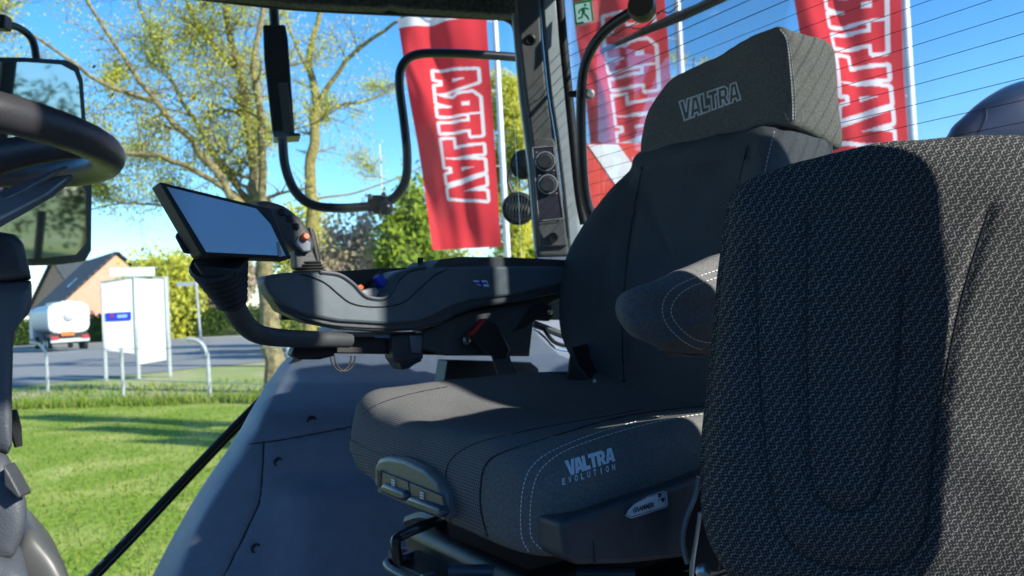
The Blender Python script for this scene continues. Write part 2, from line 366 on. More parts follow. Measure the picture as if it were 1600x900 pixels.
def perforated():
    m = mat('perforated', (.14, .145, .15), .9, spec=.15, var=.15, vs=500); nt = m.node_tree; b = nt.nodes['Principled BSDF']; uvn = nt.nodes.new('ShaderNodeUVMap')
    sp = nt.nodes.new('ShaderNodeSeparateXYZ'); nt.links.new(uvn.outputs[0], sp.inputs[0]); x = X(nt, sp.outputs[0]) * (1 / .0042); y = X(nt, sp.outputs[1]) * (1 / .0036)
    row = y.floor(); dx = (x + row * .5).fract() - .5; dy = y.fract() - .5; dd = (dx * dx + dy * dy).sqrt().lt(.26, .08)
    mx = nt.nodes.new('ShaderNodeMixRGB'); mx.inputs[2].default_value = (.035, .038, .042, 1); src = b.inputs['Base Color'].links[0].from_socket
    nt.links.new(src, mx.inputs[1]); nt.links.new(dd.o, mx.inputs[0]); nt.links.new(mx.outputs[0], b.inputs['Base Color'])
    bp = nt.nodes.new('ShaderNodeBump'); bp.invert = True; bp.inputs['Strength'].default_value = .6; bp.inputs['Distance'].default_value = .001; nt.links.new(dd.o, bp.inputs['Height']); nt.links.new(bp.outputs[0], b.inputs['Normal'])
perforated()
# ------------------------------------------------------------------ lettering
GL = {'V': ([[(0, 1), (.36, 1), (.5, .42), (.64, 1), (.98, 1), (.66, 0), (.30, 0)]], .80),
 'A': ([[(0, 0), (.32, 0), (.37, .16), (.62, .16), (.66, 0), (.98, 0), (.72, 1), (.27, 1)], [(.42, .40), (.57, .40), (.5, .74)]], .90),
 'L': ([[(0, 0), (0, 1), (.33, 1), (.33, .27), (.72, .27), (.72, 0)]], .66),
 'T': ([[(0, 1), (.86, 1), (.86, .73), (.6, .73), (.6, 0), (.27, 0), (.27, .73), (0, .73)]], .84),
 'R': ([[(0, 0), (0, 1), (.56, 1), (.82, .84), (.82, .50), (.68, .38), (.90, 0), (.56, 0), (.40, .32), (.33, .32), (.33, 0)], [(.33, .56), (.5, .56), (.5, .76), (.33, .76)]], .84)}
def word(txt, skew=.12, gap=0):
    out = []; x = 0
    for ch in txt:
        polys, wd = GL[ch]; out.append([[(x + a + skew * b, b) for a, b in pl] for pl in polys]); x += wd + gap
    W = x + .12; return [[[(a / W, b) for a, b in pl] for pl in L_] for L_ in out]
def seg2(pl, w_, ar):   # stroke outline as quads; ar = aspect (length/height) so the stroke has even width
    q = []; n = len(pl)
    for i in range(n):
        a = pl[i]; b = pl[(i + 1) % n]; dx = (b[0] - a[0]) * ar; dy = b[1] - a[1]; L = math.hypot(dx, dy)
        if L < 1e-6: continue
        ux, uy = dx / L, dy / L; k = max(1, int(L / .25)); e = w_ * .5
        for j in range(k):
            s0 = -e + (L + 2 * e) * j / k; s1 = -e + (L + 2 * e) * (j + 1) / k
            q.append([(a[0] + (ux * s0 - uy * e) / ar, a[1] + uy * s0 + ux * e), (a[0] + (ux * s1 - uy * e) / ar, a[1] + uy * s1 + ux * e),
                      (a[0] + (ux * s1 + uy * e) / ar, a[1] + uy * s1 - ux * e), (a[0] + (ux * s0 + uy * e) / ar, a[1] + uy * s0 - ux * e)])
    return q
from mathutils.geometry import tessellate_polygon
def fill2(polys):
    V = [Vector((a, b, 0)) for pl in polys for a, b in pl]; t = tessellate_polygon([[Vector((a, b, 0)) for a, b in pl] for pl in polys])
    return [[(V[i].x, V[i].y) for i in tri] for tri in t]
def ftext(txt):   # built-in font, normalised to 0..1 wide and 0..1 high
    c = bpy.data.curves.new('t', 'FONT'); c.body = txt; c.resolution_u = 3; c.offset = .03; o = bpy.data.objects.new('t', c); S.collection.objects.link(o)
    bpy.context.view_layer.update(); me = bpy.data.meshes.new_from_object(o.evaluated_get(bpy.context.evaluated_depsgraph_get()))
    V = [v.co.copy() for v in me.vertices]; Fc = [tuple(p.vertices) for p in me.polygons]; bpy.data.objects.remove(o); bpy.data.curves.remove(c); bpy.data.meshes.remove(me)
    x0 = min(v.x for v in V); x1 = max(v.x for v in V); y1 = max(v.y for v in V); y0 = min(v.y for v in V)
    return [[((V[i].x - x0) / (x1 - x0), (V[i].y - y0) / (y1 - y0)) for i in f] for f in Fc]
def emb(name, quads, mp, mat_, parent):
    V = []; Fc = []
    for q in quads:
        b = len(V); V += [mp(a, c) for a, c in q]; Fc.append(tuple(range(b, b + len(q))))
    return mk(name, V, Fc, mat_, parent, smooth=0)
def bil(q, f):   # q: pixel corners BL BR TR TL
    def g(u, v):
        x = (q[0][0] * (1 - u) + q[1][0] * u) * (1 - v) + (q[3][0] * (1 - u) + q[2][0] * u) * v
        y = (q[0][1] * (1 - u) + q[1][1] * u) * (1 - v) + (q[3][1] * (1 - u) + q[2][1] * u) * v
        return f(x, y)
    return g
#@@SETTING
# ================================================================== THE GROUND
def sheet(name, pts, z, mat_):
    o = mk(name, [Vector((x, y, z)) for x, y in pts], [tuple(range(len(pts)))], mat_, smooth=0); tag(o, kind='structure'); return o
def g2(px, py): v = PG(px, py); return (v.x, v.y)
o = sheet('ground', [(-900, -400), (900, -400), (900, 1500), (-900, 1500)], -.02, 'verge')
fa = PG(-400, 652); fb = PG(420, 628)          # the fence line
def along(a, b, t): return (a.x + (b.x - a.x) * t, a.y + (b.y - a.y) * t)
A0 = along(fa, fb, -6); A1 = along(fa, fb, 6)
sheet('lawn', [(-70, 3.4), (70, 3.4), A1, A0], .0, 'lawn')
sheet('yard', [(-70, -60), (70, -60), (70, 3.4), (-70, 3.4)], .004, 'yardstone')
r0 = PG(20, 604); r1 = PG(400, 566); q0 = PG(20, 545); q1 = PG(400, 527)
RA = [along(r0, r1, -1.5), along(r0, r1, 5), along(q0, q1, 3.2), along(q0, q1, -1.0)]
sheet('road', RA, .0, 'asphalt')
k0 = [Vector((*along(q0, q1, -1.0), 0)), Vector((*along(q0, q1, 3.2), 0))]
dk = (k0[1] - k0[0]).normalized(); nk = Vector((-dk.y, dk.x, 0))
if nk.y < 0: nk = -nk
tag(MB().prism([k0[0], k0[1], k0[1] + nk * 3, k0[0] + nk * 3], (0, 0, .12)).build('pavement', 'paving'), kind='structure')
for t in range(9):
    a = k0[0].lerp(k0[1], .12 + .05 * t) - nk * 11; bq = a + dk * 3
    sheet('lane_marking', [(a.x, a.y), (bq.x, bq.y), (bq.x - nk.x * .15, bq.y - nk.y * .15), (a.x - nk.x * .15, a.y - nk.y * .15)], .006, 'white')
# rough grass tufts along the fence line
mb = MB(); FL = (fb - fa).normalized(); FN = Vector((-FL.y, FL.x, 0)); FN = FN if FN.y > 0 else -FN
for i in range(9000):
    t = random.uniform(-2, 22); d = abs(random.gauss(0, .8)) if random.random() < .6 else random.uniform(0, 5.5)
    p = fa + FL * t + FN * (d - .15); h = random.uniform(.08, .26) * (1.2 if d < .8 else .7); a = random.uniform(0, 6.28); wv = Vector((math.cos(a), math.sin(a), 0)) * random.uniform(.01, .03)
    ln = Vector((random.uniform(-.1, .1), random.uniform(-.1, .1), h)); mb.add([p - wv, p + wv, p + ln], [(0, 1, 2)])
tag(mb.build('rough_grass', 'grassblade', smooth=0), 'rough uncut grass growing along the wire fence', 'grass', kind='stuff')
mb = MB()
for i in range(26000):
    Y = random.uniform(6.5, 21); X_ = random.uniform(-.75, -.0) * Y; p = Vector((X_, Y, 0)); h = random.uniform(.02, .06)
    a = random.uniform(0, 6.28); wv = Vector((math.cos(a), math.sin(a), 0)) * random.uniform(.006, .014); mb.add([p - wv, p + wv, p + Vector((random.uniform(-.03, .03), random.uniform(-.03, .03), h))], [(0, 1, 2)])
tag(mb.build('lawn_grass', 'grassblade', smooth=0), 'short mown grass blades of the lawn', 'grass', kind='stuff')
# ------------------------------------------------------------------ foliage clouds
def cloud(mb, c, rad, n, size, clump=18, cs=.28, flat=1):
    cl = []
    for i in range(clump):
        while True:
            v = Vector([random.uniform(-1, 1) for _ in range(3)])
            if v.length < 1: break
        cl.append(v)
    for i in range(n):
        q = random.choice(cl) + Vector([random.gauss(0, cs) for _ in range(3)])
        p = Vector((c[0] + q.x * rad[0], c[1] + q.y * rad[1], c[2] + q.z * rad[2]))
        if p.z < .05: p.z = random.uniform(.05, .5)
        leaf(mb, p, size)
def leaf(mb, p, size):
    a = Vector([random.gauss(0, 1) for _ in range(3)]).normalized(); b = a.orthogonal().normalized(); s_ = size * random.uniform(.6, 1.3)
    c = a.cross(b); mb.add([p - a * s_, p + b * s_ * .5, p + a * s_, p - b * s_ * .5 + c * s_ * .2], [(0, 1, 2, 3)])
def bush(name, px, py0, py1, wpx, d, n, size, lm, label, cat, group=None):
    base = P(px, 480, d); base.z = 0; top = P(px, py0, d).z; c = Vector((base.x, base.y, top * .55)); rx = wpx / F * d / 2
    t = thing(name, base, label, cat, group); mb = MB(); cloud(mb, c, (rx, rx * .8, top * .45), n, size, 30, .22); mb.build('crown', lm, t, smooth=0)
    s_ = MB()
    for k in range(5):
        e = Vector((random.uniform(-.5, .5) * rx, random.uniform(-.4, .4) * rx, top * random.uniform(.5, .8))); s_.tube([base, base + e * .4 + Vector((0, 0, .2)), base + e], [.12, .07, .02], 6)
    s_.build('stem', 'bark', t)
bush('conifer_bush', 645, 305, 440, 90, 34, 9000, .16, 'bushleaf', 'bright green bush left of the red flag nearest the middle window', 'bush')
bush('flowering_shrub', 555, 335, 440, 120, 40, 9000, .14, 'purpleleaf', 'brownish pink budding shrub behind the armrest console', 'shrub')
bush('yellow_green_bush', 690, 385, 440, 120, 46, 5000, .16, 'springleaf', 'low yellow green bush under the red flag', 'bush')
bush('far_green_bush', 810, 370, 440, 90, 40, 6000, .16, 'bushleaf', 'green bush behind the grey roof pillar and work lamp', 'bush')
bush('far_yellow_tree', 475, 320, 440, 90, 48, 5000, .17, 'springleaf', 'pale yellow green small tree behind the joystick', 'tree')
bush('far_mixed_tree', 340, 385, 470, 130, 75, 8000, .25, 'purpleleaf', 'greyish budding tree right of the white billboard', 'tree')
bush('small_yellow_tree', 265, 395, 470, 110, 70, 4500, .25, 'springleaf', 'yellow green tree top showing above the white billboard', 'tree')
# hedge behind the road
hb = MB(); h0 = Vector((*along(q0, q1, -.2), 0)) + nk * 5; h1 = Vector((*along(q0, q1, 3), 0)) + nk * 5
tq = thing('hedge', h0.lerp(h1, .5), 'long dark green hedge on the far side of the road', 'hedge')
for i in range(22000):
    p = h0.lerp(h1, random.random()) + nk * random.uniform(-.7, .7); p.z = random.uniform(.1, 2.6) + .5 * noise.noise(p * .4); leaf(hb, p, .16)
hb.build('crown', 'hedgeleaf', tq, smooth=0)
core = MB(); core.box(h0.lerp(h1, .5) + Vector((0, 0, 1.1)), (h1 - h0) * .5, nk * .45, (0, 0, 1.1)); core.build('stem', 'hedgeleaf', tq)
# ------------------------------------------------------------------ trees
def grow(tr, lf, p, d, L, r, lvl, lsz, dens):
    n = 5; pts = [p]; rs = [r]; q = d.copy()
    for i in range(n):
        q = (q + Vector([random.gauss(0, .16) for _ in range(3)]) + Vector((0, 0, .05))).normalized(); pts.append(pts[-1] + q * L / n); rs.append(r * (1 - .75 * (i + 1) / n))
    tr.tube(pts, rs, 5 if lvl else 7)
    if lvl < 2:
        for i in range(1, n + 1):
            for k in range(2 if lvl else 3):
                a = (q + Vector([random.gauss(0, .8) for _ in range(3)])).normalized(); grow(tr, lf, pts[i], a, L * random.uniform(.3, .55), rs[i] * .5 + .004, lvl + 1, lsz, dens)
    if lvl >= 1:
        for pt in pts[2:]:
            if random.random() < .8:
                for k in range(dens if lvl == 2 else dens // 2): leaf(lf, pt + Vector([random.gauss(0, .17) for _ in range(3)]), lsz)
def tree(name, limbs, label, leafm, barkm, lsz, dens, sub, base, group=None, L=2.2):
    t = thing(name, base, label, 'tree', group); tr = MB(); lf = MB()
    for pts, r0_, r1_ in limbs:
        n = len(pts); rs = [r0_ + (r1_ - r0_) * i / (n - 1) for i in range(n)]; sp, sr = smooth_path(pts, rs, 5)
        for i in range(1, len(sp) - 1): sp[i] = sp[i] + Vector([random.gauss(0, .25 * min(sr[i], .2)) for _ in range(3)])
        tr.tube(sp, sr, 9)
        for i in range(len(sp) // 4, len(sp)):
            if sp[i].z < 3.2: continue
            for k in range(sub):
                if random.random() > .29: continue
                a = Vector([random.gauss(0, 1) for _ in range(3)]); a.z = abs(a.z) * .6; a.normalize(); grow(tr, lf, sp[i], a, L * random.uniform(.5, 1.1), max(.015, sr[i] * .33), 0 if random.random() < .5 else 1, lsz, dens)
    tr.build('trunk', barkm, t); lf.build('crown', leafm, t, smooth=0)
def T(l, d): return [P(a, b, d + (c if True else 0)) for a, b, c in l]
base = P(424, 600, 22); base.z = 0
def down(p): q = p.copy(); q.z = -.1; return q
tr1 = [down(P(428, 600, 22))] + T([(420, 470, 0), (412, 380, 0), (402, 300, .2), (392, 210, .5), (372, 110, .4), (352, 10, 0), (345, -90, 0)], 22)
limbs = [(tr1, .28, .045),
 (T([(415, 400, 0), (360, 300, -.3), (300, 222, -.8), (245, 160, -1.2), (180, 70, -1.5), (110, -40, -2)], 22), .13, .03),
 (T([(408, 330, 0), (350, 265, .8), (290, 165, 1.5), (250, 90, 2), (200, -40, 2)], 22), .09, .03),
 (T([(410, 350, 0), (412, 210, -.5), (398, 110, -1), (410, 0, -1), (405, -90, -1)], 22), .12, .04),
 (T([(360, 300, -.3), (270, 250, -1), (180, 235, -1.5), (90, 200, -2), (0, 150, -2), (-80, 120, -2)], 22), .08, .02),
 (T([(245, 160, -1.2), (160, 130, -2), (60, 60, -2.5), (-40, 10, -3)], 22), .07, .02),
 (T([(370, 310, .3), (280, 320, 1), (190, 318, 1.4), (130, 330, 1.5)], 22), .05, .015),
 (T([(372, 110, .4), (310, 40, 0), (270, -50, 0)], 22), .09, .04)]
tree('budding_tree', limbs, 'large spreading tree with fresh yellow green leaves and a thick trunk behind the tilted screen', 'springleaf', 'bark', .041, 2, 2, base, 'trees on the lawn')
b2 = P(486, 600, 31); b2.z = 0
limbs = [([down(P(486, 600, 31))] + T([(484, 420, 0), (485, 300, 0), (490, 210, 0), (493, 150, 0), (482, 90, .3), (500, 20, .3), (520, -60, .3)], 31), .28, .06),
 (T([(491, 175, 0), (540, 95, -.5), (590, 55, -1), (650, 10, -1.4), (700, -50, -1.5)], 31), .10, .03),
 (T([(489, 180, 0), (530, 165, .5), (580, 155, 1), (620, 130, 1.2), (680, 70, 1.5)], 31), .08, .02),
 (T([(486, 120, 0), (455, 50, 0), (430, -40, 0)], 31), .08, .03),
 (T([(487, 310, 0), (560, 300, .6), (640, 270, .9), (700, 235, 1)], 31), .05, .015)]
tree('slender_tree', limbs, 'slim young tree with a mustard coloured trunk seen inside the bent mirror tube', 'springleaf', 'barkb', .05, 2, 1, b2, 'trees on the lawn', 1.7)
b3 = P(1100, 600, 38); b3.z = 0
limbs = [([down(P(1085, 600, 38))] + T([(1085, 300, 0), (1080, 180, 0), (1085, 90, 0)], 38), .2, .05), (T([(1085, 250, 0), (1110, 180, 0), (1125, 150, 0)], 38), .07, .02)]
tree('distant_tree', limbs, 'distant tree top just left of the driver seat headrest', 'springleaf', 'bark', .08, 8, 2, b3, 'trees on the lawn', 2.0)
b4 = P(795, 600, 36); b4.z = 0
limbs = [([down(P(812, 600, 36))] + T([(812, 400, 0), (808, 300, 0), (806, 220, 0), (800, 170, 0)], 36), .2, .05), (T([(812, 330, 0), (790, 260, 0), (790, 190, 0)], 36), .08, .02)]
tree('narrow_tree', limbs, 'yellow green tree between the white flagpole and the grey roof pillar', 'springleaf', 'bark', .08, 8, 2, b4, 'trees on the lawn', 2.0)
for k in range(9):   # trees to the right of the yard, mirrored in the wing mirror
    t = thing('yard_tree', (30 + 1.5 * k, 27 - 6 * k, 0), 'round green tree in the row right of the yard, outside the photo', 'tree', 'trees right of the yard')
    mb = MB(); c = Vector((30 + 1.5 * k, 27 - 6 * k, 3.6)); cloud(mb, c, (3.6, 3.6, 2.6 + .5 * math.sin(k * 2.3)), 3000, .17, 26, .2); mb.build('crown', 'hedgeleaf', t, smooth=0); MB().tube([Vector((c.x, c.y, 0)), c], [.25, .12], 8).build('trunk', 'bark', t)
# ------------------------------------------------------------------ houses
def house(name, px, ridge_y, d, hw, ln, ang, label, eave=3.2):
    a = P(px, ridge_y, d); hr = a.z; base = Vector((a.x, a.y, 0)); di = Vector((math.cos(ang), math.sin(ang), 0)); wd = Vector((-di.y, di.x, 0))
    t = thing(name, base, label, 'house')
    e = hr - eave; w0 = base - wd * hw; w1 = base + wd * hw
    gable = [w0, w1, w1 + UP * eave, base + UP * (hr - .1), w0 + UP * eave]
    MB().prism(gable, di * ln).build('wall', 'brick', t, smooth=0, uv=(wd, UP, base))
    for sgn in (1, -1):
        w_ = base + wd * hw * sgn * 1.08 + UP * (eave - .35); rp = [base + UP * (hr + .05) - di * .35, w_ - di * .35, w_ + di * (ln + .35), base + UP * (hr + .05) + di * (ln + .35)]
        nrm = (rp[1] - rp[0]).cross(rp[2] - rp[1]).normalized(); nrm = nrm if nrm.z > 0 else -nrm
        rf = MB().prism([q + nrm * .02 for q in rp], nrm * .15).build('roof', 'rooftile', t, smooth=0, uv=(di, (rp[0] - rp[1]).normalized(), rp[0]))
        c = (rp[0] + rp[1] + rp[2] + rp[3]) / 4; u = (rp[0] - rp[1]).normalized()
        MB().box(c + nrm * .2 - di * 1.5, di * .45, u * .6, nrm * .06).build('roof_window', 'windowglass', rf, smooth=0)
    for k, zz in ((-.45, 1.2), (.45, 1.2), (0, eave + .9)):
        wn = MB().box(base + wd * hw * k + UP * (zz + .4) - di * .03, wd * .5, UP * .6, di * .05).build('window', 'white', t, smooth=0)
        MB().box(base + wd * hw * k + UP * (zz + .4) - di * .06, wd * .4, UP * .5, di * .05).build('pane', 'windowglass', wn, smooth=0)
house('brick_house', 182, 396, 78, 5.2, 13, R(128), 'house with pinkish brick gable and dark tiled roof behind the white tanker')
house('gabled_house', 84, 408, 95, 5.5, 12, R(60), 'farther brick house showing left of the dark tiled roof')
# ------------------------------------------------------------------ tanker lorry
dT = Vector((-.60, .80, 0)); wT = Vector((-.80, -.60, 0)); rc = P(110, 545, 58); rc.z = 0
t = thing('tanker_lorry', rc + dT * 4, 'white and blue grey tanker lorry seen from behind on the road', 'lorry')
def ell(c, a, b, n=36, pw=4.2):
    o_ = []
    for k in range(n):
        q = 2 * math.pi * k / n; x, y = math.cos(q), math.sin(q); x = math.copysign(abs(x) ** (2 / pw), x); y = math.copysign(abs(y) ** (2 / pw), y); o_.append(c + wT * a * x + UP * b * y)
    return o_
c0 = rc + UP * 2.3
MB().prism(ell(c0 + dT * .5, 1.25, 1.0), dT * 8).build('tank', 'tank', t, bevel=.1)
MB().prism(ell(c0, 1.3, 1.08), dT * .55).build('rear_end', 'white', t, bevel=.12)
MB().box(c0 + dT * 4 + UP * 1.1, dT * 3.6, wT * .35, UP * .1).build('walkway', 'galv', t)
MB().box(rc + dT * 4.3 + UP * .95, dT * 4.3, wT * .5, UP * .18).build('chassis', 'blackplastic', t)
MB().box(rc + UP * .92 + dT * .25, dT * .3, wT * 1.15, UP * .34).build('rear_frame', 'blackplastic', t)
MB().box(rc + UP * .75 - dT * .1, dT * .1, wT * 1.2, UP * .12).build('bumper', 'galv', t)
for x_ in (-1, 1):
    MB().box(rc + UP * .95 + wT * x_ * .95 - dT * .22, dT * .05, wT * .22, UP * .12).build('tail_light', 'red', t)
    for yy in (1.2, 2.5, 7.2):
        wq = MB().disc(rc + dT * yy + wT * x_ * 1.0 + UP * .5, wT * x_, [(.5, 0), (.5, .25)]).build('wheel', 'tyre', t); MB().disc(rc + dT * yy + wT * x_ * 1.26 + UP * .5, wT * x_, [(.27, 0), (.2, .02)]).build('rim', 'galv', wq)
MB().box(rc + UP * 1.22 - dT * .22 + wT * .15, dT * .03, wT * .4, UP * .15).build('warning_plate', 'orange', t)
for k in (-1, 1): MB().tube([rc + wT * (.9 + .1 * k) - dT * .06 + UP * 1.3, rc + wT * (.9 + .1 * k) - dT * .06 + UP * 3.3], .03, 6).build('ladder_rail', 'galv', t)
MB().disc(c0 - dT * .02 + UP * .1, -dT, [(.35, 0), (.35, .06), (.3, .1), (.05, .12)]).build('hatch', 'galv', t)
MB().box(c0 + dT * 4.5 - wT * 1.28 - UP * .2, dT * 3.6, wT * .02, UP * .22).build('side_stripe', 'signgreen', t)
for yy in (1.9, 7.2): MB().box(rc + dT * yy - wT * 1.0 + UP * 1.12, dT * (1.2 if yy < 3 else .6), wT * .28, UP * .05).build('mudguard', 'blackplastic', t)
MB().box(rc + dT * 9.6 + UP * 1.9, dT * 1.0, wT * 1.2, UP * 1.2).build('cab', 'tank', t, bevel=.15)
# ------------------------------------------------------------------ billboard
dB = 29.0
lp = [P(158, 441, dB - .15), P(209, 433, dB), P(213, 553, dB), P(163, 547, dB - .15)]; rp = [P(210, 433, dB), P(258, 434, dB + .25), P(263, 562, dB + .25), P(214, 570, dB)]
t = thing('billboard', (lp[1].x, lp[1].y, 0), 'big white two panel billboard on posts beside the road', 'billboard')
for q in (lp, rp):
    n_ = (q[1] - q[0]).cross(q[3] - q[0]).normalized(); n_ = n_ if n_.y > 0 else -n_; pan = MB().prism(q, n_ * .06).build('panel', 'white', t)
for q in (lp[0], lp[1], rp[1]):
    b_ = q.copy(); b_.z = 0; MB().tube([b_, q + Vector((0, .1, .05))], .07, 8).build('post', 'galv', t)
for pnl in (lp, rp):
    for a_, b_ in zip(pnl, pnl[1:] + pnl[:1]): MB().tube([a_ + Vector((0, -.02, 0)), b_ + Vector((0, -.02, 0))], .03, 6).build('frame_bar', 'galv', t)
q = [P(172, 419, dB), P(240, 417, dB), P(240, 431, dB), P(172, 432, dB)]; MB().prism(q, (0, .08, 0)).build('header_board', 'white', t)
n_ = (lp[1] - lp[0]).cross(lp[3] - lp[0]).normalized(); n_ = n_ if n_.y > 0 else -n_
f_ = lambda x, y: PL(x, y, lp[0] - n_ * .02, n_)
bs_ = MB().prism([f_(165, 489), f_(205, 487), f_(205, 500), f_(166, 502)], -n_ * .02).build('logo_plate', 'blue', t)
f2 = lambda x, y: PL(x, y, lp[0] - n_ * .05, n_)
MB().add([f2(171, 492), f2(176, 490), f2(178, 495), f2(173, 497)], [(0, 1, 2, 3)]).build('emblem', 'red', bs_)
emb('lettering', [[(0, 0), (1, 0), (1, 1), (0, 1)]], bil([(183, 497), (199, 496), (199, 491), (183, 492)], f2), 'paleblue', bs_)
# street sign post, fence, thin pole
a = P(316, 560, 45); a.z = 0; t = thing('street_sign', a, 'grey street sign post with a side arm behind the fence', 'sign')
MB().tube([a, P(306, 440, 45)], .07, 8).build('post', 'galv', t); MB().box(P(292, 444, 45), (.55, 0, 0), (0, .03, 0), (0, 0, .10)).build('sign_plate', 'galv', t)
a = P(604, 600, 45); a.z = 0; t = thing('thin_pole', a, 'thin pale pole rising between the shrubs under the mirror tube joint', 'pole')
MB().tube([a, P(598, 330, 45), P(593, 225, 45)], [.08, .06, .04], 8).build('pole', 'aluminium', t)
pb = PG(193, 622); pc = PG(328, 627); step = 2.35; fd = (PG(328, 627) - PG(75, 612)).normalized()
fence_x = [(-66, 0), (75, 1), (193, 0), (328, 1), (455, 0), (575, 1), (690, 0)]
tops = []
t = thing('wire_fence', PG(193, 622), 'low wire fence with curved galvanised posts across the lawn', 'fence')
for px, cur in fence_x:
    b_ = PG(px, 612 + (px - 75) * .055); h = 1.5; lean = Vector((-.03, 0, 1))
    if cur: pts = [b_, b_ + UP * .9, b_ + UP * 1.25 + Vector((-.04, 0, 0)), b_ + UP * 1.48 + Vector((-.2, 0, 0)), b_ + UP * 1.56 + Vector((-.48, 0, 0))]
    else: pts = [b_, b_ + UP * .6, b_ + UP * 1.35]
    MB().tube(pts, .05, 8, sub=4).build('post', 'galv', t); tops.append(b_)
for z_ in (.45, 1.3): MB().tube([b_ + UP * z_ for b_ in tops], .012, 5).build('wire', 'galv', t)
# ------------------------------------------------------------------ flags
MASK_U, MASK_V = 330, 130; MASK = []
def print_mask():   # which cloth faces carry the white outline of the lettering
    if MASK: return MASK
    W = word('VALTRA', .08, .10); ar = 3.6; hw = .078
    LS = [([[(a * ar, b) for a, b in pl] for pl in L_]) for L_ in W]
    bx = [(min(p[0] for pl in L_ for p in pl) - hw, max(p[0] for pl in L_ for p in pl) + hw) for L_ in LS]
    for i in range(MASK_U):
        for j in range(MASK_V):
            x = ((i + .5) / MASK_U - .195) / .615 * ar; y = ((j + .5) / MASK_V - .33) / .52; white = 0; red = 0
            if -hw < y < 1 + hw:
                for L_, (x0, x1) in zip(LS, bx):
                    if not x0 < x < x1: continue
                    ins = 0; best = 9
                    for k, pl in enumerate(L_):
                        n = len(pl); c = 0
                        for q in range(n):
                            ax_, ay = pl[q]; bx_, by = pl[(q + 1) % n]
                            if (ay > y) != (by > y) and x < (bx_ - ax_) * (y - ay) / (by - ay) + ax_: c = not c
                            dx = bx_ - ax_; dy = by - ay; t = max(0, min(1, ((x - ax_) * dx + (y - ay) * dy) / (dx * dx + dy * dy + 1e-9))); best = min(best, math.hypot(x - ax_ - t * dx, y - ay - t * dy))
                        if k == 0: ins = c
                        elif c: ins = 0; best = 0
                    if ins: red = 1
                    elif best < hw: white = 1
            MASK.append(1 if white and not red else 0)
    return MASK
def flag(px_pole, y_pole, d, quad, dflag, label, plabel, seed, txt_box=True):
    b_ = P(px_pole, y_pole, d); b_.z = 0; top = b_ + UP * 9.4
    t = thing('flagpole', b_, plabel, 'flagpole', 'white flagpoles in a row')
    MB().tube([b_, b_ + UP * 5, top], [.055, .05, .035], 14).build('pole', 'aluminium', t); MB().disc(top, UP, [(.04, 0), (.06, .03), (.05, .1), (.01, .13)]).build('finial', 'aluminium', t)
    MB().disc(b_, UP, [(.16, 0), (.16, .05), (.07, .12)]).build('foot', 'galv', t)
    TL, TR, BR, BL = quad
    tl, tr_, br, bl = [P(a, c, dflag) for a, c in quad]
    dn = (br - tr_).normalized(); ac = (tl - tr_).normalized(); ny = ac.cross(dn).normalized(); rnd = random.Random(seed); ph = [rnd.uniform(0, 6) for _ in range(6)]
    def mp(u, v, off=0):   # u: text direction, 0 bottom 1 top; v: 0 left .. 1 right
        p = (bl.lerp(br, v)).lerp(tl.lerp(tr_, v), u); wv = .09 * math.sin(v * 5 + u * 9 + ph[0]) + .06 * math.sin(v * 13 + ph[1] + 3 * u) + .03 * math.sin(u * 17 + v * 4 + ph[2]) + .02 * math.sin(v * 23 + u * 5 + ph[3]); wv *= (1.15 - v)
        wv += .09 * math.sin((1 - v) * 9 + ph[4] + u * 2) * (max(0, .28 - u) + max(0, u - .78)) * 3 * (1 - v * .6)
        return p + ny * (wv + off)
    NU, NV = MASK_U, MASK_V; V = [mp(i / NU, j / NV) for i in range(NU + 1) for j in range(NV + 1)]
    Fc = [(i * (NV + 1) + j, i * (NV + 1) + j + 1, (i + 1) * (NV + 1) + j + 1, (i + 1) * (NV + 1) + j) for i in range(NU) for j in range(NV)]
    fl = thing('banner_flag', bl, label, 'flag', 'red banner flags'); cl = mk('cloth', V, Fc, None, fl, smooth=180, mats=['flagred', 'flagwhite'], fm=print_mask())
    hem = [mp(1 + .035 * (k // 2), 0 if k in (0, 3) else 1) for k in range(4)]
    V = []; 
    for j in range(21): V += [mp(1, j / 20), mp(1.035, j / 20)]
    mk('hem', V, [(2 * j, 2 * j + 2, 2 * j + 3, 2 * j + 1) for j in range(20)], 'flagwhite', fl)
    MB().tube([mp(1.04, -.02), mp(1.04, 1.0), top * 0 + Vector((b_.x, b_.y, mp(1.04, 1).z))], .015, 6).build('arm', 'aluminium', fl)
    for u_ in (.02, .35, .68, .98): MB().tube([mp(u_, 1), Vector((b_.x, b_.y, mp(u_, 1).z))], .01, 5).build('ring', 'galv', fl)
flag(793, 400, 13.0, [(623, 44), (760, 26), (783, 385), (677, 391)], 12.95, 'red banner flag with white outlined lettering seen whole through the side window', 'white flagpole of the flag seen through the side window', 3)
flag(1076, 330, 10.6, [(888, -50), (1034, -66), (1062, 330), (938, 345)], 10.55, 'red banner flag behind the rear window beside the roof pillar', 'white flagpole rising just left of the seat headrest', 5)
flag(1432, 330, 8.6, [(1228, -165), (1397, -185), (1425, 330), (1272, 340)], 8.55, 'red banner flag between the headrest and the patterned seat', 'white flagpole right of the headrest above the patterned seat', 11)
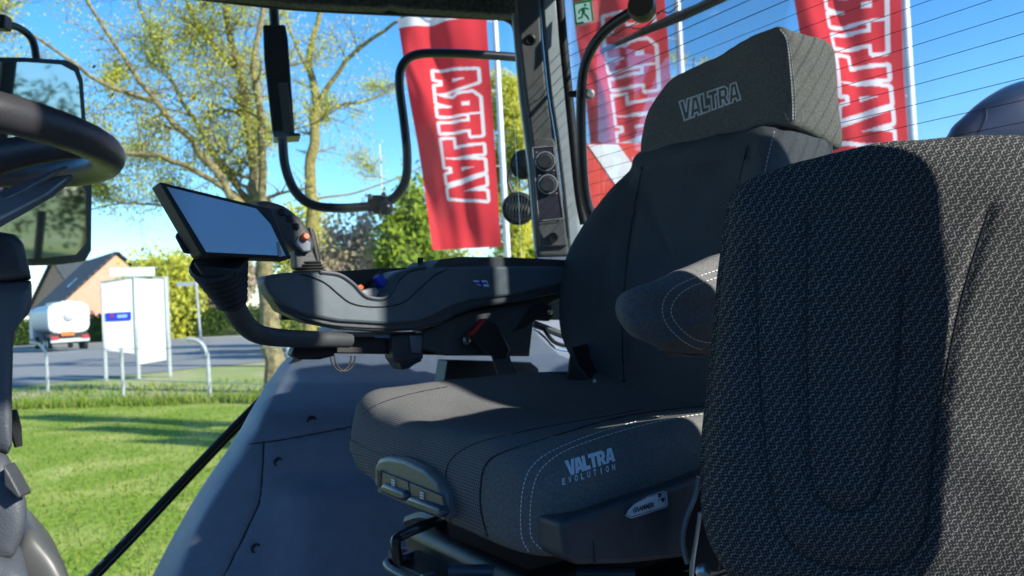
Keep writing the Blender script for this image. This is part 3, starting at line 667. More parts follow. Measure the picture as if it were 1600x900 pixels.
# red/white board behind the rear window
O_ = P(960, 270, 3.2); q = [P(915, 224, 3.1), P(1130, 222, 3.15), P(1130, 345, 3.15), P(920, 345, 3.1)]
t = thing('warning_board', O_, 'red and white striped warning board outside the rear window', 'warning board')
n_ = (q[1] - q[0]).cross(q[3] - q[0]).normalized(); n_ = n_ if n_.y > 0 else -n_
pl_ = MB().prism(q, n_ * .01).build('board', 'boardred', t, bevel=.004)
for k in (0, 1, 2):
    x0 = 918 + k * 92; w_ = [(x0, 226), (x0 + 48, 226), (x0 + 130, 340), (x0 + 80, 340)]
    w_ = [(min(a, 1127), b) for a, b in w_]; MB().add([PL(a, b, q[0] - n_ * .003, n_) for a, b in w_], [(0, 1, 2, 3)]).build('stripe', 'white', pl_, smooth=0)
stay = P(940, 345, 3.2); sb_ = stay.copy(); sb_.z = 0; MB().tube([stay, stay - UP * .9], .02, 8).build('bracket', 'blackplastic', t)
# unseen yard buildings, added to cut sky fill and for the wing mirror
mat('cladding', (.24, .27, .26), .6, var=.2, vs=2)
for (cx, cy, hx, hy, hh, lb) in ((2, -9.5, 22, 4, 4.2, 'long dark green yard shed, unseen, added to cut sky light and for mirror reflections'), (-14.5, -1.5, 4, 5.5, 3.9, 'smaller dark shed added out of view beside the yard to cut sky light')):
    t = thing('unseen_shed', (cx, cy, 0), lb, 'shed')
    MB().box((cx, cy, hh / 2), (hx, 0, 0), (0, hy, 0), (0, 0, hh / 2)).build('wall', 'cladding', t, smooth=0)
    MB().prism([Vector((cx - hx - .4, cy - hy - .4, hh)), Vector((cx - hx - .4, cy + hy + .4, hh)), Vector((cx - hx - .4, cy, hh + .9))], Vector((2 * hx + .8, 0, 0))).build('roof', 'darkpaint', t, smooth=0)
    for k in range(5):
        x_ = cx + hx * (-.7 + .35 * k); MB().box((x_, cy + hy + .03, 3.1), (.9, 0, 0), (0, .04, 0), (0, 0, .4)).build('window', 'windowglass', t, smooth=0)
    MB().box((cx + hx * .1, cy + hy + .04, 1.9), (1.8, 0, 0), (0, .05, 0), (0, 0, 1.9)).build('door', 'galv', t, smooth=0)
#@@CAB
# ================================================================== THE CAB
pil = rel(.065, 2.60, 0); wdir = Vector((-.95, -.30, 0)).normalized(); wn = Vector((wdir.y, -wdir.x, 0)); wn = wn if wn.y > 0 else -wn
cab = thing('tractor_cab', rel(0, 1.4, -.95), 'dark tractor cab frame with glazed side and rear, grey pillar and wheel arch panels', 'tractor cab')
W_ = lambda x, y, o=0: PL(x, y, pil + wn * o, wn)
# windows
def wq(t0, t1, z0, z1): return [pil + wdir * t0 + UP * z0, pil + wdir * t1 + UP * z0, pil + wdir * t1 + UP * z1, pil + wdir * t0 + UP * z1]
MB().prism(wq(.03, 1.75, -1.0, .92), wn * .005).build('side_window', 'glass', cab, smooth=0)
rO = rel(.185, 2.42, 0); rdir = -sT; rn = bT
rg = MB().prism([rO + rdir * t_ + UP * z_ for t_, z_ in ((0, -.5), (1.62, -.5), (1.62, .92), (0, .92))], rn * .005).build('rear_window', 'rearglass', cab, smooth=0)
for k in range(15):
    z_ = .2296 + .0345 * k if True else 0
    r_ = .0010 if k > 9 else .0006
    MB().tube([rO + rdir * .03 + UP * z_ - rn * .002, rO + rdir * 1.6 + UP * z_ - rn * .002], r_, 5).build('heater_line', 'rubber', rg)
for k, (x, y, q) in enumerate(((147, 104, 3.2), (176, 148, 2.6), (173, 151, 1.8), (250, 60, 1.2), (330, 190, 1.0), (560, 150, 1.1), (205, 230, 1.0))):
    MB().prism([W_(x + q * a, y + q * b, -.002) for a, b in ((-1, .5), (-.3, -.9), (.9, -.8), (.7, .4), (-.2, 1))], wn * .0015).build('dirt_speck', 'white', bpy.data.objects['side_window'] if False else cab)
# exit sticker
fx = lambda x, y: PL(x, y, rO - rn * .004, rn); q = [(899, 40), (928, 32), (924, -1), (895, 4)]
st = emb('exit_sticker', [[(0, 0), (1, 0), (1, 1), (0, 1)]], bil(q, fx), 'stickerpale', cab)
fx2 = lambda x, y: PL(x, y, rO - rn * .006, rn); G_ = bil(q, fx2)
fr_ = [[(0, 0), (.1, 0), (.1, 1), (0, 1)], [(.9, 0), (1, 0), (1, 1), (.9, 1)], [(.1, 0), (.5, 0), (.42, .1), (.1, .1)], [(.1, .9), (.9, .9), (.9, 1), (.1, 1)],
  [(.55, .78), (.62, .72), (.70, .76), (.69, .85), (.6, .87)], [(.42, .70), (.62, .70), (.58, .42), (.40, .45)], [(.62, .70), (.82, .60), (.80, .54), (.6, .62)],
  [(.44, .70), (.24, .60), (.22, .46), (.29, .46), (.32, .56), (.46, .62)], [(.40, .45), (.50, .42), (.42, .25), (.18, .22), (.18, .30), (.36, .32)], [(.46, .44), (.58, .42), (.72, .28), (.78, .08), (.70, .08), (.62, .24)]]
emb('running_figure', fr_, G_, 'stickergreen', st)
# roof: slab over the whole cab
p_ = lambda s_, b_, z_: CAM * 1 + sT * s_ + bT * b_ + UP * z_
rf = [pil + wdir * -.1 + wn * .12, pil + wdir * 1.9 + wn * .12, p_(.30, -1.35, 0), p_(.30, 1.34, 0)]
rf = [Vector((v.x, v.y, 2.2 + .93)) for v in rf]; MB().prism(rf, (0, 0, .16)).build('roof', 'liner', cab, bevel=.04)
# liner edge seen over the side window
lin = [W_(x, y, -.06) for x, y in ((300, -10), (380, -4), (470, 6), (600, 12), (612, 8), (628, 12), (800, 24), (812, 24), (812, -60), (300, -60))]
MB().prism(lin, wn * .05).build('roof_liner', 'liner', cab, bevel=.006)
MB().tube([W_(x, y, 0) for x, y in ((250, -14), (380, 2), (470, 11), (600, 18), (760, 25), (795, 30), (808, 52), (818, 130), (832, 300), (842, 410), (844, 520))], .012, 10, sub=5).build('window_seal', 'rubber', cab)
# right rear pillar
pl2 = lambda x, y, d=2.38: P(x, y, d)
MB().prism([pl2(x, y) for x, y in ((803, -40), (842, -40), (848, 60), (856, 140), (868, 214), (890, 400), (838, 402), (834, 300), (829, 215), (820, 150), (812, 80))], (.0, .10, 0)).build('pillar', 'pillardark', cab, bevel=.01)
MB().prism([P(x, y, 2.40) for x, y in ((841, -40), (868, -40), (884, 100), (900, 240), (914, 350), (916, 405), (888, 405), (878, 300), (868, 214), (856, 140), (848, 60))], (.01, .11, 0)).build('pillar_trim', 'pillarpaint', cab, bevel=.012)
MB().prism([P(x, y, 2.41) for x, y in ((800, 20), (806, 20), (816, 90), (824, 180), (832, 250), (840, 390), (836, 390), (826, 260), (812, 150))], (0, .1, 0)).build('pillar_edge', 'pillarpaint', cab, bevel=.004)
MB().disc(P(829, 62, 2.375), (P(829, 62, 0.1) - P(829, 62, 2)).normalized(), [(.016, -.01), (.016, 0), (.011, .003), (.009, -.002), (.004, -.002)]).build('screw_cover', 'blackplastic', cab)
MB().tube([P(x, y, 2.36) for x, y in ((873, -30), (880, 60), (892, 180), (904, 300), (913, 350))], .013, 10, sub=4).build('rear_seal', 'rubber', cab)
MB().prism([P(x, y, 2.3) for x, y in ((838, 402), (916, 400), (918, 440), (830, 440))], (0, .12, 0)).build('pillar_foot', 'fenderplastic', cab, bevel=.008)
cpn = MB().prism([P(x, y, 2.365) for x, y in ((833, 222), (842, 215), (864, 216), (869, 226), (887, 384), (843, 386), (838, 330))], (0, .04, 0)).build('control_panel', 'pillardark', cab, bevel=.005)
MB().prism([P(x, y, 2.358) for x, y in ((834, 232), (865, 229), (880, 340), (842, 344))], (0, .01, 0)).build('panel_plate', 'panelface', cpn, bevel=.002)
pf = P(834, 232, 2.355); fr = MB()
for a, b_ in (((832, 231), (866, 228)), ((866, 228), (881, 341)), ((881, 341), (842, 345)), ((842, 345), (832, 231))): fr.tube([P(*a, 2.355), P(*b_, 2.355)], .0012, 5)
fr.build('panel_border', 'greyprint', cpn)
tocam = -(ray(855, 265).normalized())
for x, y in ((852, 252), (856, 288)):
    kn = MB().disc(P(x, y, 2.35), tocam, [(.027, 0), (.027, .004), (.022, .006), (.021, .018), (.018, .022)], 24).build('knob', 'darkplastic', cpn)
    rg_ = MB(); n_ = 28; a_ = tocam.orthogonal().normalized(); b_ = tocam.cross(a_); cc = P(x, y, 2.345); rg_.tube([cc + (a_ * math.cos(6.283 * k / n_) + b_ * math.sin(6.283 * k / n_)) * .026 for k in range(n_)], .002, 6, closed=True); rg_.build('dial_ring', 'galv', cpn)
    MB().box(P(x - 13, y - 14, 2.352), rt * .003, up * .0012, fw * .0005).build('mark', 'greyprint', cpn)
    MB().box(P(x + 14, y + 14, 2.352), rt * .003, up * .0012, fw * .0005).build('mark', 'greyprint', cpn)
MB().disc(P(864, 371, 2.36), tocam, [(.014, 0), (.014, .004), (.006, .002)]).build('socket', 'blackplastic', cpn)
# rear window bent bar, latch, wiper, clamp
MB().tube([P(x, y, d) for x, y, d in ((1012, 6, 1.95), (985, 20, 2.0), (950, 44, 2.06), (925, 75, 2.12), (912, 110, 2.16), (908, 160, 2.2), (909, 230, 2.24), (914, 300, 2.27), (926, 345, 2.28))], .0135, 12, sub=5).build('window_frame_bar', 'tubeblack', cab)
MB().disc(P(1003, 12, 1.95), (-.3, -.9, .1), [(.03, -.02), (.034, .0), (.03, .02)], 20).build('hinge', 'blackplastic', cab)
MB().tube([P(890, 147, 2.24), P(915, 147, 2.22)], .009, 8).build('latch', 'rubber', cab); MB().disc(P(921, 147, 2.2), tocam, [(.012, 0), (.014, .006), (.008, .012)], 16).build('latch_knob', 'galv', cab)
wp = lambda x, y, o=.02: PL(x, y, rO + rn * o, rn)
wi = MB().tube([wp(938, 80), wp(1000, 52), wp(1060, 28), wp(1135, -8)], [.004, .009, .011, .013], 8).build('wiper', 'rubber', cab)
MB().tube([wp(1010, 45, .035), wp(1050, 25, .04), wp(1110, 2, .045), wp(1150, -14, .05)], .006, 6).build('wiper_arm', 'blackplastic', wi)
MB().tube([wp(x, y, .03) for x, y in ((948, 50), (962, 55), (975, 42), (1000, 45), (1018, 34), (1032, 18), (1045, 20), (1060, 8))], .0018, 5, sub=5).build('wire', 'rubber', cab)
# left rear and left front pillars (out of the picture, the rear ones shaped for the shade they throw), rear wall below the glass
LP = lambda s_, b_: p_(s_, b_, 0)
def post(b0, b1, z0=-1, z1=.93, nm='pillar', s1=.34): MB().prism([v + UP * z0 for v in (LP(s1, b1), LP(.24, b1), LP(.24, b0), LP(s1, b0))], UP * (z1 - z0)).build(nm, 'pillardark', cab, bevel=.015)
pq = [LP(a, b_ - .15) + UP * -1 for a, b_ in ((.34, .885), (.24, .885), (.24, .80), (.34, .80))]; pt_ = [LP(a, b_ + .05) + UP * .928 for a, b_ in ((.34, .893), (.24, .893), (.24, .66), (.34, .66))]
mk('pillar', pq + pt_, [(0, 1, 2, 3), (7, 6, 5, 4), (0, 4, 5, 1), (1, 5, 6, 2), (2, 6, 7, 3), (3, 7, 4, 0)], 'pillardark', cab, bevel=.01)
post(1.27, 1.365, s1=.59); post(.91, 1.10, .64, .929, 'shade_rail'); post(.315, .60, .37, .929, 'shade_panel'); post(-1.2, -1.05)  # the two raised blocks are added out of view to throw shade
MB().prism([rO + rdir * .0 + UP * -1 + rn * .01, rO + rdir * 1.7 + UP * -1 + rn * .01, rO + rdir * 1.7 + UP * -.28 + rn * .01, rO + UP * -.28 + rn * .01], rn * .04).build('rear_wall', 'fenderplastic', cab, smooth=0)
fl_ = [pil + wn * .05, pil + wdir * 1.75 + wn * .05, p_(.28, -1.3, 0), p_(.28, 1.3, 0)]; MB().prism([Vector((v.x, v.y, 1.2)) for v in fl_], UP * .04).build('floor', 'pillardark', cab, smooth=0)
# wheel arch panel
rows = [(470, 2.48), (520, 2.45), (556, 2.40), (572, 2.34), (600, 2.20), (645, 2.08), (688, 2.03), (760, 1.98), (830, 1.93), (900, 1.88), (990, 1.82)]
def ledge(y):   # outer edge, fold
    T_ = [(470, 545, 560), (520, 495, 515), (556, 456, 470), (572, 438, 456), (600, 418, 440), (645, 392, 418), (688, 366, 398), (760, 318, 352), (830, 277, 312), (900, 240, 284), (990, 205, 255)]
    for a, b_ in zip(T_, T_[1:]):
        if a[0] <= y <= b_[0]:
            i_ = T_.index(a); k = (y - a[0]) / (b_[0] - a[0]); z0 = T_[max(i_ - 1, 0)]; z1 = T_[min(i_ + 2, len(T_) - 1)]
            return cr(z0[1], a[1], b_[1], z1[1], k), cr(z0[2], a[2], b_[2], z1[2], k)
cols = [0, .33, .66, 1, 1.06, 1.15, 1.3, 1.5, 1.75, 2.0]
V = []; yy = []
for i in range(len(rows) - 1):
    for k in range(10): t_ = k / 10; yy.append((rows[i][0] * (1 - t_) + rows[i + 1][0] * t_, cr(rows[max(i - 1, 0)][1], rows[i][1], rows[i + 1][1], rows[min(i + 2, len(rows) - 1)][1], t_)))
NC = 110
seam = [[(390, 694), (450, 686), (545, 668), (620, 655)], [(412, 694), (409, 750), (403, 790), (375, 850), (345, 910)]]
def sdist(x, y, pl):
    b = 1e9
    for a, c in zip(pl, pl[1:]):
        ax, ay = a; cx, cy = c; L2 = (cx - ax) ** 2 + (cy - ay) ** 2; k = max(0, min(1, ((x - ax) * (cx - ax) + (y - ay) * (cy - ay)) / L2)); b = min(b, math.hypot(x - ax - k * (cx - ax), y - ay - k * (cy - ay)))
    return b
for y, d in yy:
    e, f_ = ledge(y)
    for j in range(NC + 1):
        if j < 14:
            k = j / 14; x = e + (f_ - e) * k; dd = d + .10 * (1 - k) ** 1.5
        else:
            k = (j - 14) / (NC - 14); x = f_ + (930 - f_) * k ** 1.15; dd = d - .03 * math.sin(min(1, k * 3) * math.pi / 2) + .10 * k
        ky = max(0, min(1, (y - 735) / 50)); kx = max(0, min(1, (x - 400) / 90)); dd -= .03 * ky * ky * (3 - 2 * ky) * kx * kx * (3 - 2 * kx)
        g = min(sdist(x, y, s_) for s_ in seam); dd += .006 * math.exp(-(g / 2.2) ** 2)
        V.append(P(x, y, dd))
Fc = [(i * (NC + 1) + j, i * (NC + 1) + j + 1, (i + 1) * (NC + 1) + j + 1, (i + 1) * (NC + 1) + j) for i in range(len(yy) - 1) for j in range(NC)]
wa = mk('wheel_arch_panel', V, Fc, 'fenderplastic', cab, smooth=50); so_ = wa.modifiers.new('solid', 'SOLIDIFY'); so_.thickness = .006; so_.offset = 0
for sm_ in seam:
    gp, _ = smooth_path([Vector((a, b_, 0)) for a, b_ in sm_], [1] * len(sm_), 8); MB().tube([on(wa, g.x, g.y, .004) for g in gp], .0019, 6).build('panel_joint', 'rubber', wa)
for x, y in ((487, 657), (435, 722), (400, 857)):
    p = on(wa, x, y, .002); MB().disc(p, -ray(x, y), [(.012, 0), (.012, .002), (.008, .003), (.006, -.001), (.002, -.001)], 18).build('screw', 'blackplastic', wa)
MB().prism([on(wa, x, y, .004) for x, y in ((344, 724), (372, 702), (362, 714), (352, 730), (340, 734))], (0, .01, 0)).build('slot', 'rubber', wa)
# diagonal window seal strip
MB().tube([W_(x, y, -.01) for x, y in ((500, 520), (466, 560), (430, 602), (370, 662), (300, 735), (220, 820), (150, 893), (100, 945))], .0105, 10, sub=4).build('lower_window_seal', 'rubber', cab)
MB().tube([W_(x, y, -.0) for x, y in ((470, 575), (438, 606), (375, 668), (305, 741), (226, 826), (156, 899), (106, 950))], .0055, 8, sub=4).build('glass_clip_strip', 'tubeblack', cab)
for k in range(4): MB().tube([W_(196 - 17 * k, 838 + 18 * k, -.025), W_(188 - 17 * k, 846 + 18 * k, -.025)], .003, 6).build('clip', 'galv', cab)
#@@OUTSIDE CAB PARTS
# bent tube in front of the side window with grip
mt_ = thing('mirror_tube', W_(600, 320, .25), 'bent black tube outside the side window with a ball joint', 'tube')
D = .22
tp = [(424, -60), (428, 20), (434, 120), (441, 215), (446, 262), (462, 300), (488, 320), (525, 325), (570, 323), (600, 318), (620, 305), (634, 280), (636, 240), (631, 190), (624, 130), (630, 100), (652, 85), (700, 83), (760, 86), (840, 92)]
MB().tube([W_(x, y, D) for x, y in tp], .0150, 14, sub=6).build('bent_tube', 'tubeblack', mt_)
gp_ = MB().prism([W_(x, y, D - .02) for x, y in ((411, 38), (446, 38), (450, 60), (461, 212), (427, 215), (413, 90))], wn * .04).build('grip', 'rubber', mt_, bevel=.006)
MB().prism([W_(x, y, D - .025) for x, y in ((434, 128), (449, 128), (459, 205), (443, 206))], wn * .01).build('reflector_strip', 'pillardark', gp_, bevel=.003)
MB().prism([W_(x, y, D - .05) for x, y in ((426, 207), (468, 208), (470, 212), (428, 214))], wn * .1).build('grip_flange', 'tubeblack', gp_, bevel=.001)
jt = MB().box(W_(591, 320, D), rt * .032, up * .03, fw * .022).build('joint_clamp', 'blackplastic', mt_, bevel=.008)
MB().disc(W_(603, 325, D - .04), -ray(600, 325), [(.004, -.03), (.018, -.024), (.0235, -.008), (.0235, .004), (.017, .016), (.006, .022)], 20).build('ball', 'tubeblack', jt)
for x, y in ((578, 307), (600, 304), (580, 334), (598, 335)): MB().disc(W_(x, y, D - .03), -ray(x, y), [(.009, -.01), (.009, .008), (.005, .012)], 10).build('bolt', 'steel', jt)
# exterior mirror at the left
mo = P(60, 250, 2.4); mn = Vector((.965, -.263, .0)).normalized()
MR = lambda x, y, o=0: PL(x, y, mo - mn * o, mn)
em = thing('wing_mirror', mo, 'black wing mirror with two mirror glasses behind the steering wheel', 'mirror')
MB().prism([MR(x, y) for x, y in ((-120, 88), (40, 89), (105, 93), (124, 102), (132, 125), (138, 210), (146, 290), (145, 392), (136, 408), (100, 413), (-120, 418))], -mn * .06).build('housing', 'rubber', em, bevel=.01)
def glasspan(pts, name, tilt):
    c = sum((MR(x, y, -.003) for x, y in pts), Vector()) / len(pts); n2 = (mn + tilt).normalized(); MB().prism([PL(x, y, c + mn * .034, n2) for x, y in pts], -mn * .035).build(name, 'mirror', em, smooth=0)
glasspan([(-120, 98), (40, 97), (95, 101), (116, 112), (123, 130), (134, 278), (-120, 282)], 'upper_glass', Vector((.0, .0, -.10)))
glasspan([(-120, 296), (128, 290), (134, 300), (135, 380), (118, 398), (60, 404), (-120, 408)], 'lower_glass', Vector((.04, -.04, -.10)))
MB().tube([MR(x, y, .03) for x, y in ((-60, 30), (5, 38), (30, 44), (50, 62), (57, 95), (58, 130))], .011, 10, sub=5).build('arm', 'tubeblack', em)
MB().box(MR(2, 36, .02), rt * .02, up * .02, fw * .02).build('clamp', 'blackplastic', em, bevel=.006)
# round work lamps outside
wl = thing('work_lamp', P(810, 330, 2.75), 'round ribbed black work lamp outside the side window beside the pillar', 'work lamp', )
nl = -ray(810, 325).normalized(); cl_ = P(810, 326, 2.72)
MB().disc(cl_, nl, [(.03, -.07), (.05, -.05), (.055, 0), (.052, .008), (.044, .010), (.042, .004)], 28).build('housing', 'blackplastic', wl)
rb = MB(); a_ = rt; 
for k in range(-4, 5):
    x_ = k * .0098; h = math.sqrt(max(.0001, .043 ** 2 - x_ ** 2)); rb.tube([cl_ + nl * .012 + rt * x_ + up * h * -1, cl_ + nl * .016 + rt * x_, cl_ + nl * .012 + rt * x_ + up * h], .0022, 6)
rb.build('grille', 'tubeblack', wl); MB().disc(cl_ + nl * .005, nl, [(.04, 0), (.03, .003)], 24).build('lens', 'pillardark', wl)
MB().tube([P(x, y, 2.72) for x, y in ((800, 300), (794, 282), (800, 262), (812, 262))], .006, 8, sub=4).build('bracket', 'blackplastic', wl)
wl2 = thing('indicator_lamp', P(815, 262, 2.7), 'small black lamp above the round ribbed work lamp', 'lamp')
nl2 = (nl + rt * -.5).normalized(); MB().disc(P(818, 257, 2.72), nl2, [(.03, -.06), (.045, -.03), (.05, 0), (.045, .01), (.02, .014)], 20).build('housing', 'blackplastic', wl2); MB().disc(P(815, 257, 2.70), nl2, [(.03, .0), (.02, .004)], 18).build('lens', 'blackplastic', wl2)
# dark moulded hood behind the rear window
hd = thing('rear_hood', P(1600, 200, 1.75), 'glossy dark moulded hood outside the rear window behind the patterned seat', 'hood')
ho = [P(x, y, 1.78) for x, y in ((1470, 260), (1478, 205), (1500, 180), (1535, 150), (1575, 128), (1620, 118), (1700, 118), (1760, 150), (1780, 260), (1650, 300))]
hs = puff('shell', ho, Vector((.2, .30, 0)), [(0, -.12), (.4, -.11), (.8, -.06), (.97, .05), (1, .2), (.98, .6), (.8, .9), (0, 1)], 'darkpaint', hd, N=90, M_=30)
MB().tube([on(hs, x, y, .002) for x, y in ((1530, 206), (1536, 195), (1541, 182), (1540, 168))], .002, 6, sub=3).build('crease_trim', 'tubeblack', hs)
#@@STEERING
# ================================================================== STEERING WHEEL AND COLUMN
sw = thing('steering_wheel', rel(-.575, .78, .05), 'black leather steering wheel with silver inlaid spoke at the left edge', 'steering wheel')
cw = rel(-.595, .785, .187); ax = Vector((.09, .05, 1)).normalized(); e1 = ax.orthogonal().normalized(); e2 = ax.cross(e1)
n_ = 96; MB().tube([cw + (e1 * math.cos(6.28318 * k / n_) + e2 * math.sin(6.28318 * k / n_)) * .2 for k in range(n_)], [.0168 * (1 + .012 * math.sin(k * 2.1)) for k in range(n_)], 22, closed=True).build('rim', 'leather', sw)
mb = MB(); a0 = cw + Vector((.2 * math.cos(R(20)), .2 * math.sin(R(20)), -.008)); 
mb.tube([cw + Vector((math.cos(R(38)) * .198, math.sin(R(38)) * .198, 0)), cw + Vector((math.cos(R(30)) * .13, math.sin(R(30)) * .13, -.012)), cw + Vector((-.02, .0, -.055))], [.012, .016, .024], 12, sub=4); mb.build('spoke', 'leather', sw)
MB().prism([P(-30, 330, .78), P(40, 295, .80), (P(92, 264, .83)), P(102, 258, .84), P(92, 262, .835), P(-30, 309, .78)], (0, .01, .0)).build('spoke_inlay', 'satin', sw, bevel=.002)
mb = MB().prism([P(-40, 365, .76), P(20, 332, .79), P(75, 300, .82), P(112, 270, .85), P(60, 277, .82), P(-40, 318, .77)], (-.0, .012, -.004)); mb.build('spoke', 'satin', sw, bevel=.003)
MB().disc(cw + Vector((0, 0, -.07)), ax, [(.03, -.06), (.06, -.02), (.07, .01), (.05, .03), (.02, .035)], 28).build('hub', 'leather', sw)
sc = thing('steering_column', P(-20, 900, .85), 'tall grey plastic steering column housing at the left edge', 'steering column')
puff('head_cover', [P(x, y, .86) for x, y in ((-90, 362), (0, 360), (25, 364), (38, 378), (46, 410), (51, 434), (20, 440), (-90, 438))], (-.078, .118, 0), [(0, -.06), (.7, -.05), (.93, 0), (1, .15), (1, .8), (.9, 1), (0, 1)], 'darkplastic', sc, N=90, M_=26, sm=False)
puff('column_cover', [P(x, y, .86) for x, y in ((-90, 437), (51, 437), (52, 470), (48, 488), (36, 500), (26, 516), (22, 540), (20, 620), (20, 700), (14, 712), (-90, 716))], (-.078, .118, 0), [(0, -.05), (.7, -.04), (.93, 0), (1, .12), (1, .8), (.9, 1), (0, 1)], 'greyplastic', sc, N=110, M_=26, sm=False)
MB().tube([P(22, 640, .9), P(24, 668, .9), P(29, 698, .9)], [.003, .006, .004], 8, sub=3).build('tilt_lever', 'blackplastic', sc)
puff('base_cover', [P(x, y, .84) for x, y in ((-80, 705), (0, 712), (18, 735), (34, 762), (43, 790), (42, 825), (30, 860), (10, 880), (-80, 890))], (-.078, .118, 0), [(0, -.1), (.6, -.09), (.9, -.02), (1, .15), (1, .8), (.9, 1), (0, 1)], 'greyplastic', sc, N=90, M_=26)
MB().prism([P(x, y, .815) for x, y in ((4, 726), (16, 745), (32, 775), (28, 780), (6, 760))], (0, .02, 0)).build('recess', 'darkplastic', sc, bevel=.002)
fc = thing('floor_console', P(40, 990, .9), 'grey moulded floor console below the steering column', 'console')
puff('outer_shell', [P(x, y, .95) for x, y in ((-60, 800), (10, 850), (45, 825), (75, 850), (100, 885), (115, 930), (110, 1000), (-60, 1010))], (-.078, .118, 0), [(0, -.1), (.6, -.09), (.9, -.02), (1, .15), (1, .8), (.9, 1), (0, 1)], 'beigeplastic', fc, N=90, M_=26)
puff('inner_shell', [P(x, y, .82) for x, y in ((-60, 860), (0, 876), (30, 888), (48, 915), (50, 1000), (-60, 1010))], (-.078, .118, 0), [(0, -.1), (.6, -.09), (.9, -.02), (1, .15), (1, .8), (.9, 1), (0, 1)], 'greyplastic', fc, N=80, M_=26)
#@@CONSOLE
# ================================================================== ARMREST CONSOLE
N0 = rel(.015, .98, 0); sC = Vector((-.55, .835, 0)); bC = Vector((.835, .55, 0))
cO = N0 + sC * .68; C_ = lambda x, y, o=0: PL(x, y, cO + sC * o, sC)
cs_ = thing('armrest_console', C_(600, 520, .05), 'grey blue armrest console with scooped cup recess to the right of the seat', 'armrest console')
prf = [(0, -.10), (.6, -.10), (.86, -.07), (.97, .06), (1, .25), (1, .9), (.97, 1), (0, 1)]
body = [(412, 441), (416, 431), (436, 427), (500, 425), (530, 429), (552, 443), (566, 458), (578, 465), (600, 466), (612, 455), (622, 437), (640, 422), (665, 417), (760, 415), (905, 416), (905, 440), (800, 462), (735, 470), (705, 480), (680, 494), (655, 503), (600, 507), (530, 503), (480, 494), (440, 476), (420, 458)]
MB().prism([C_(x, y, -.012) for x, y in body], sC * .05).build('side_cover', 'consoleplastic', cs_, bevel=.010)
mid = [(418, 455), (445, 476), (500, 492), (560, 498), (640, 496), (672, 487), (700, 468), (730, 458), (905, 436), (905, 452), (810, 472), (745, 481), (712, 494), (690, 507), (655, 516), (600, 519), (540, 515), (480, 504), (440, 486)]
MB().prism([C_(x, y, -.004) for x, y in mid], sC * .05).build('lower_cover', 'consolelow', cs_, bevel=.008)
# cover joint line, then a pale tube drawn as the lower edge's highlight
gl = MB(); gl.tube([C_(x, y, -.0135) for x, y in ((470, 428), (505, 440), (530, 460), (548, 473), (575, 479), (612, 478), (635, 470), (655, 452), (680, 430), (700, 420))], .0011, 6, sub=5); gl.build('cover_joint', 'rubber', cs_)
gl = MB(); gl.tube([C_(x, y, -.006) for x, y in ((455, 492), (520, 507), (600, 512), (655, 510), (682, 500), (703, 485))], .0015, 6, sub=5); gl.build('edge_highlight', 'greyplastic', cs_)
# scoop liner
sl_ = [C_(x, y, -.013) for x, y in ((500, 425), (530, 429), (552, 443), (566, 458), (578, 465), (600, 466), (612, 455), (622, 437), (640, 422), (665, 417))]
sp, _ = smooth_path(sl_, [1] * len(sl_), 5); V = sp + [v + sC * .13 for v in sp] ; n_ = len(sp)
rim = mk('cup_recess', V, [(i, i + 1, i + 1 + n_, i + n_) for i in range(n_ - 1)], 'consoleplastic', cs_); q_ = rim.modifiers.new('s', 'SOLIDIFY'); q_.thickness = .005
MB().tube(sp, .0032, 8).build('recess_edge', 'greyplastic', cs_)
MB().prism([C_(x, y, .13) for x, y in ((440, 426), (520, 424), (600, 419), (680, 417), (905, 416), (905, 500), (440, 500))], sC * .02).build('far_wall', 'blackplastic', cs_, bevel=.004)
MB().prism([C_(x, y, -.005) for x, y in ((676, 417), (688, 405), (720, 401), (800, 402), (905, 407), (905, 418), (676, 418))], sC * .13).build('arm_pad', 'darkplastic', cs_, bevel=.012)
for k in range(5): MB().box(C_(700 + 16 * k, 409, .06), bC * .006, sC * .008, UP * .003).build('button', 'blackplastic', cs_, bevel=.001)
MB().box(C_(657, 409, .08), rt * .006, up * .009, fw * .004).build('clip', 'blackplastic', cs_, bevel=.001)
sb = MB().prism([C_(x, y, .035) for x, y in ((588, 434), (596, 428), (606, 442), (604, 448), (596, 449))], sC * .02).build('blue_lever', 'blue', cs_, bevel=.002)
MB().prism([C_(x, y, .06) for x, y in ((585, 431), (595, 424), (612, 450), (606, 462), (594, 462))], sC * -.004 + sC * .012).build('lever_stem', 'blackplastic', cs_, bevel=.002)
MB().prism([C_(x, y, .03) for x, y in ((558, 448), (564, 444), (569, 447), (569, 452), (560, 454))], sC * .012).build('orange_switch', 'orange', cs_, bevel=.002)
MB().prism([C_(x, y, .02) for x, y in ((560, 456), (580, 450), (590, 450), (594, 457), (588, 466), (564, 467))], sC * .03).build('grey_switch', 'greyprint', cs_, bevel=.004)
bd = MB().prism([C_(x, y, -.0132) for x, y in ((739, 438), (760, 438), (764, 448), (754, 448), (742, 444))], -sC * .0015).build('flag_badge', 'white', cs_)
mb = MB(); mb.add([C_(x, y, -.0152) for x, y in ((748, 438), (752, 438), (756, 448), (752, 448))], [(0, 1, 2, 3)]); mb.add([C_(x, y, -.0152) for x, y in ((740, 441), (761, 441), (762, 444), (742, 444))], [(0, 1, 2, 3)]); mb.build('badge_cross', 'blue', bd, smooth=0)
MB().prism([C_(x, y, .03) for x, y in ((690, 505), (720, 490), (870, 458), (905, 452), (860, 475), (835, 495), (828, 556), (700, 556), (660, 545), (660, 516))], sC * .05).build('under_bracket', 'darkplastic', cs_, bevel=.004)
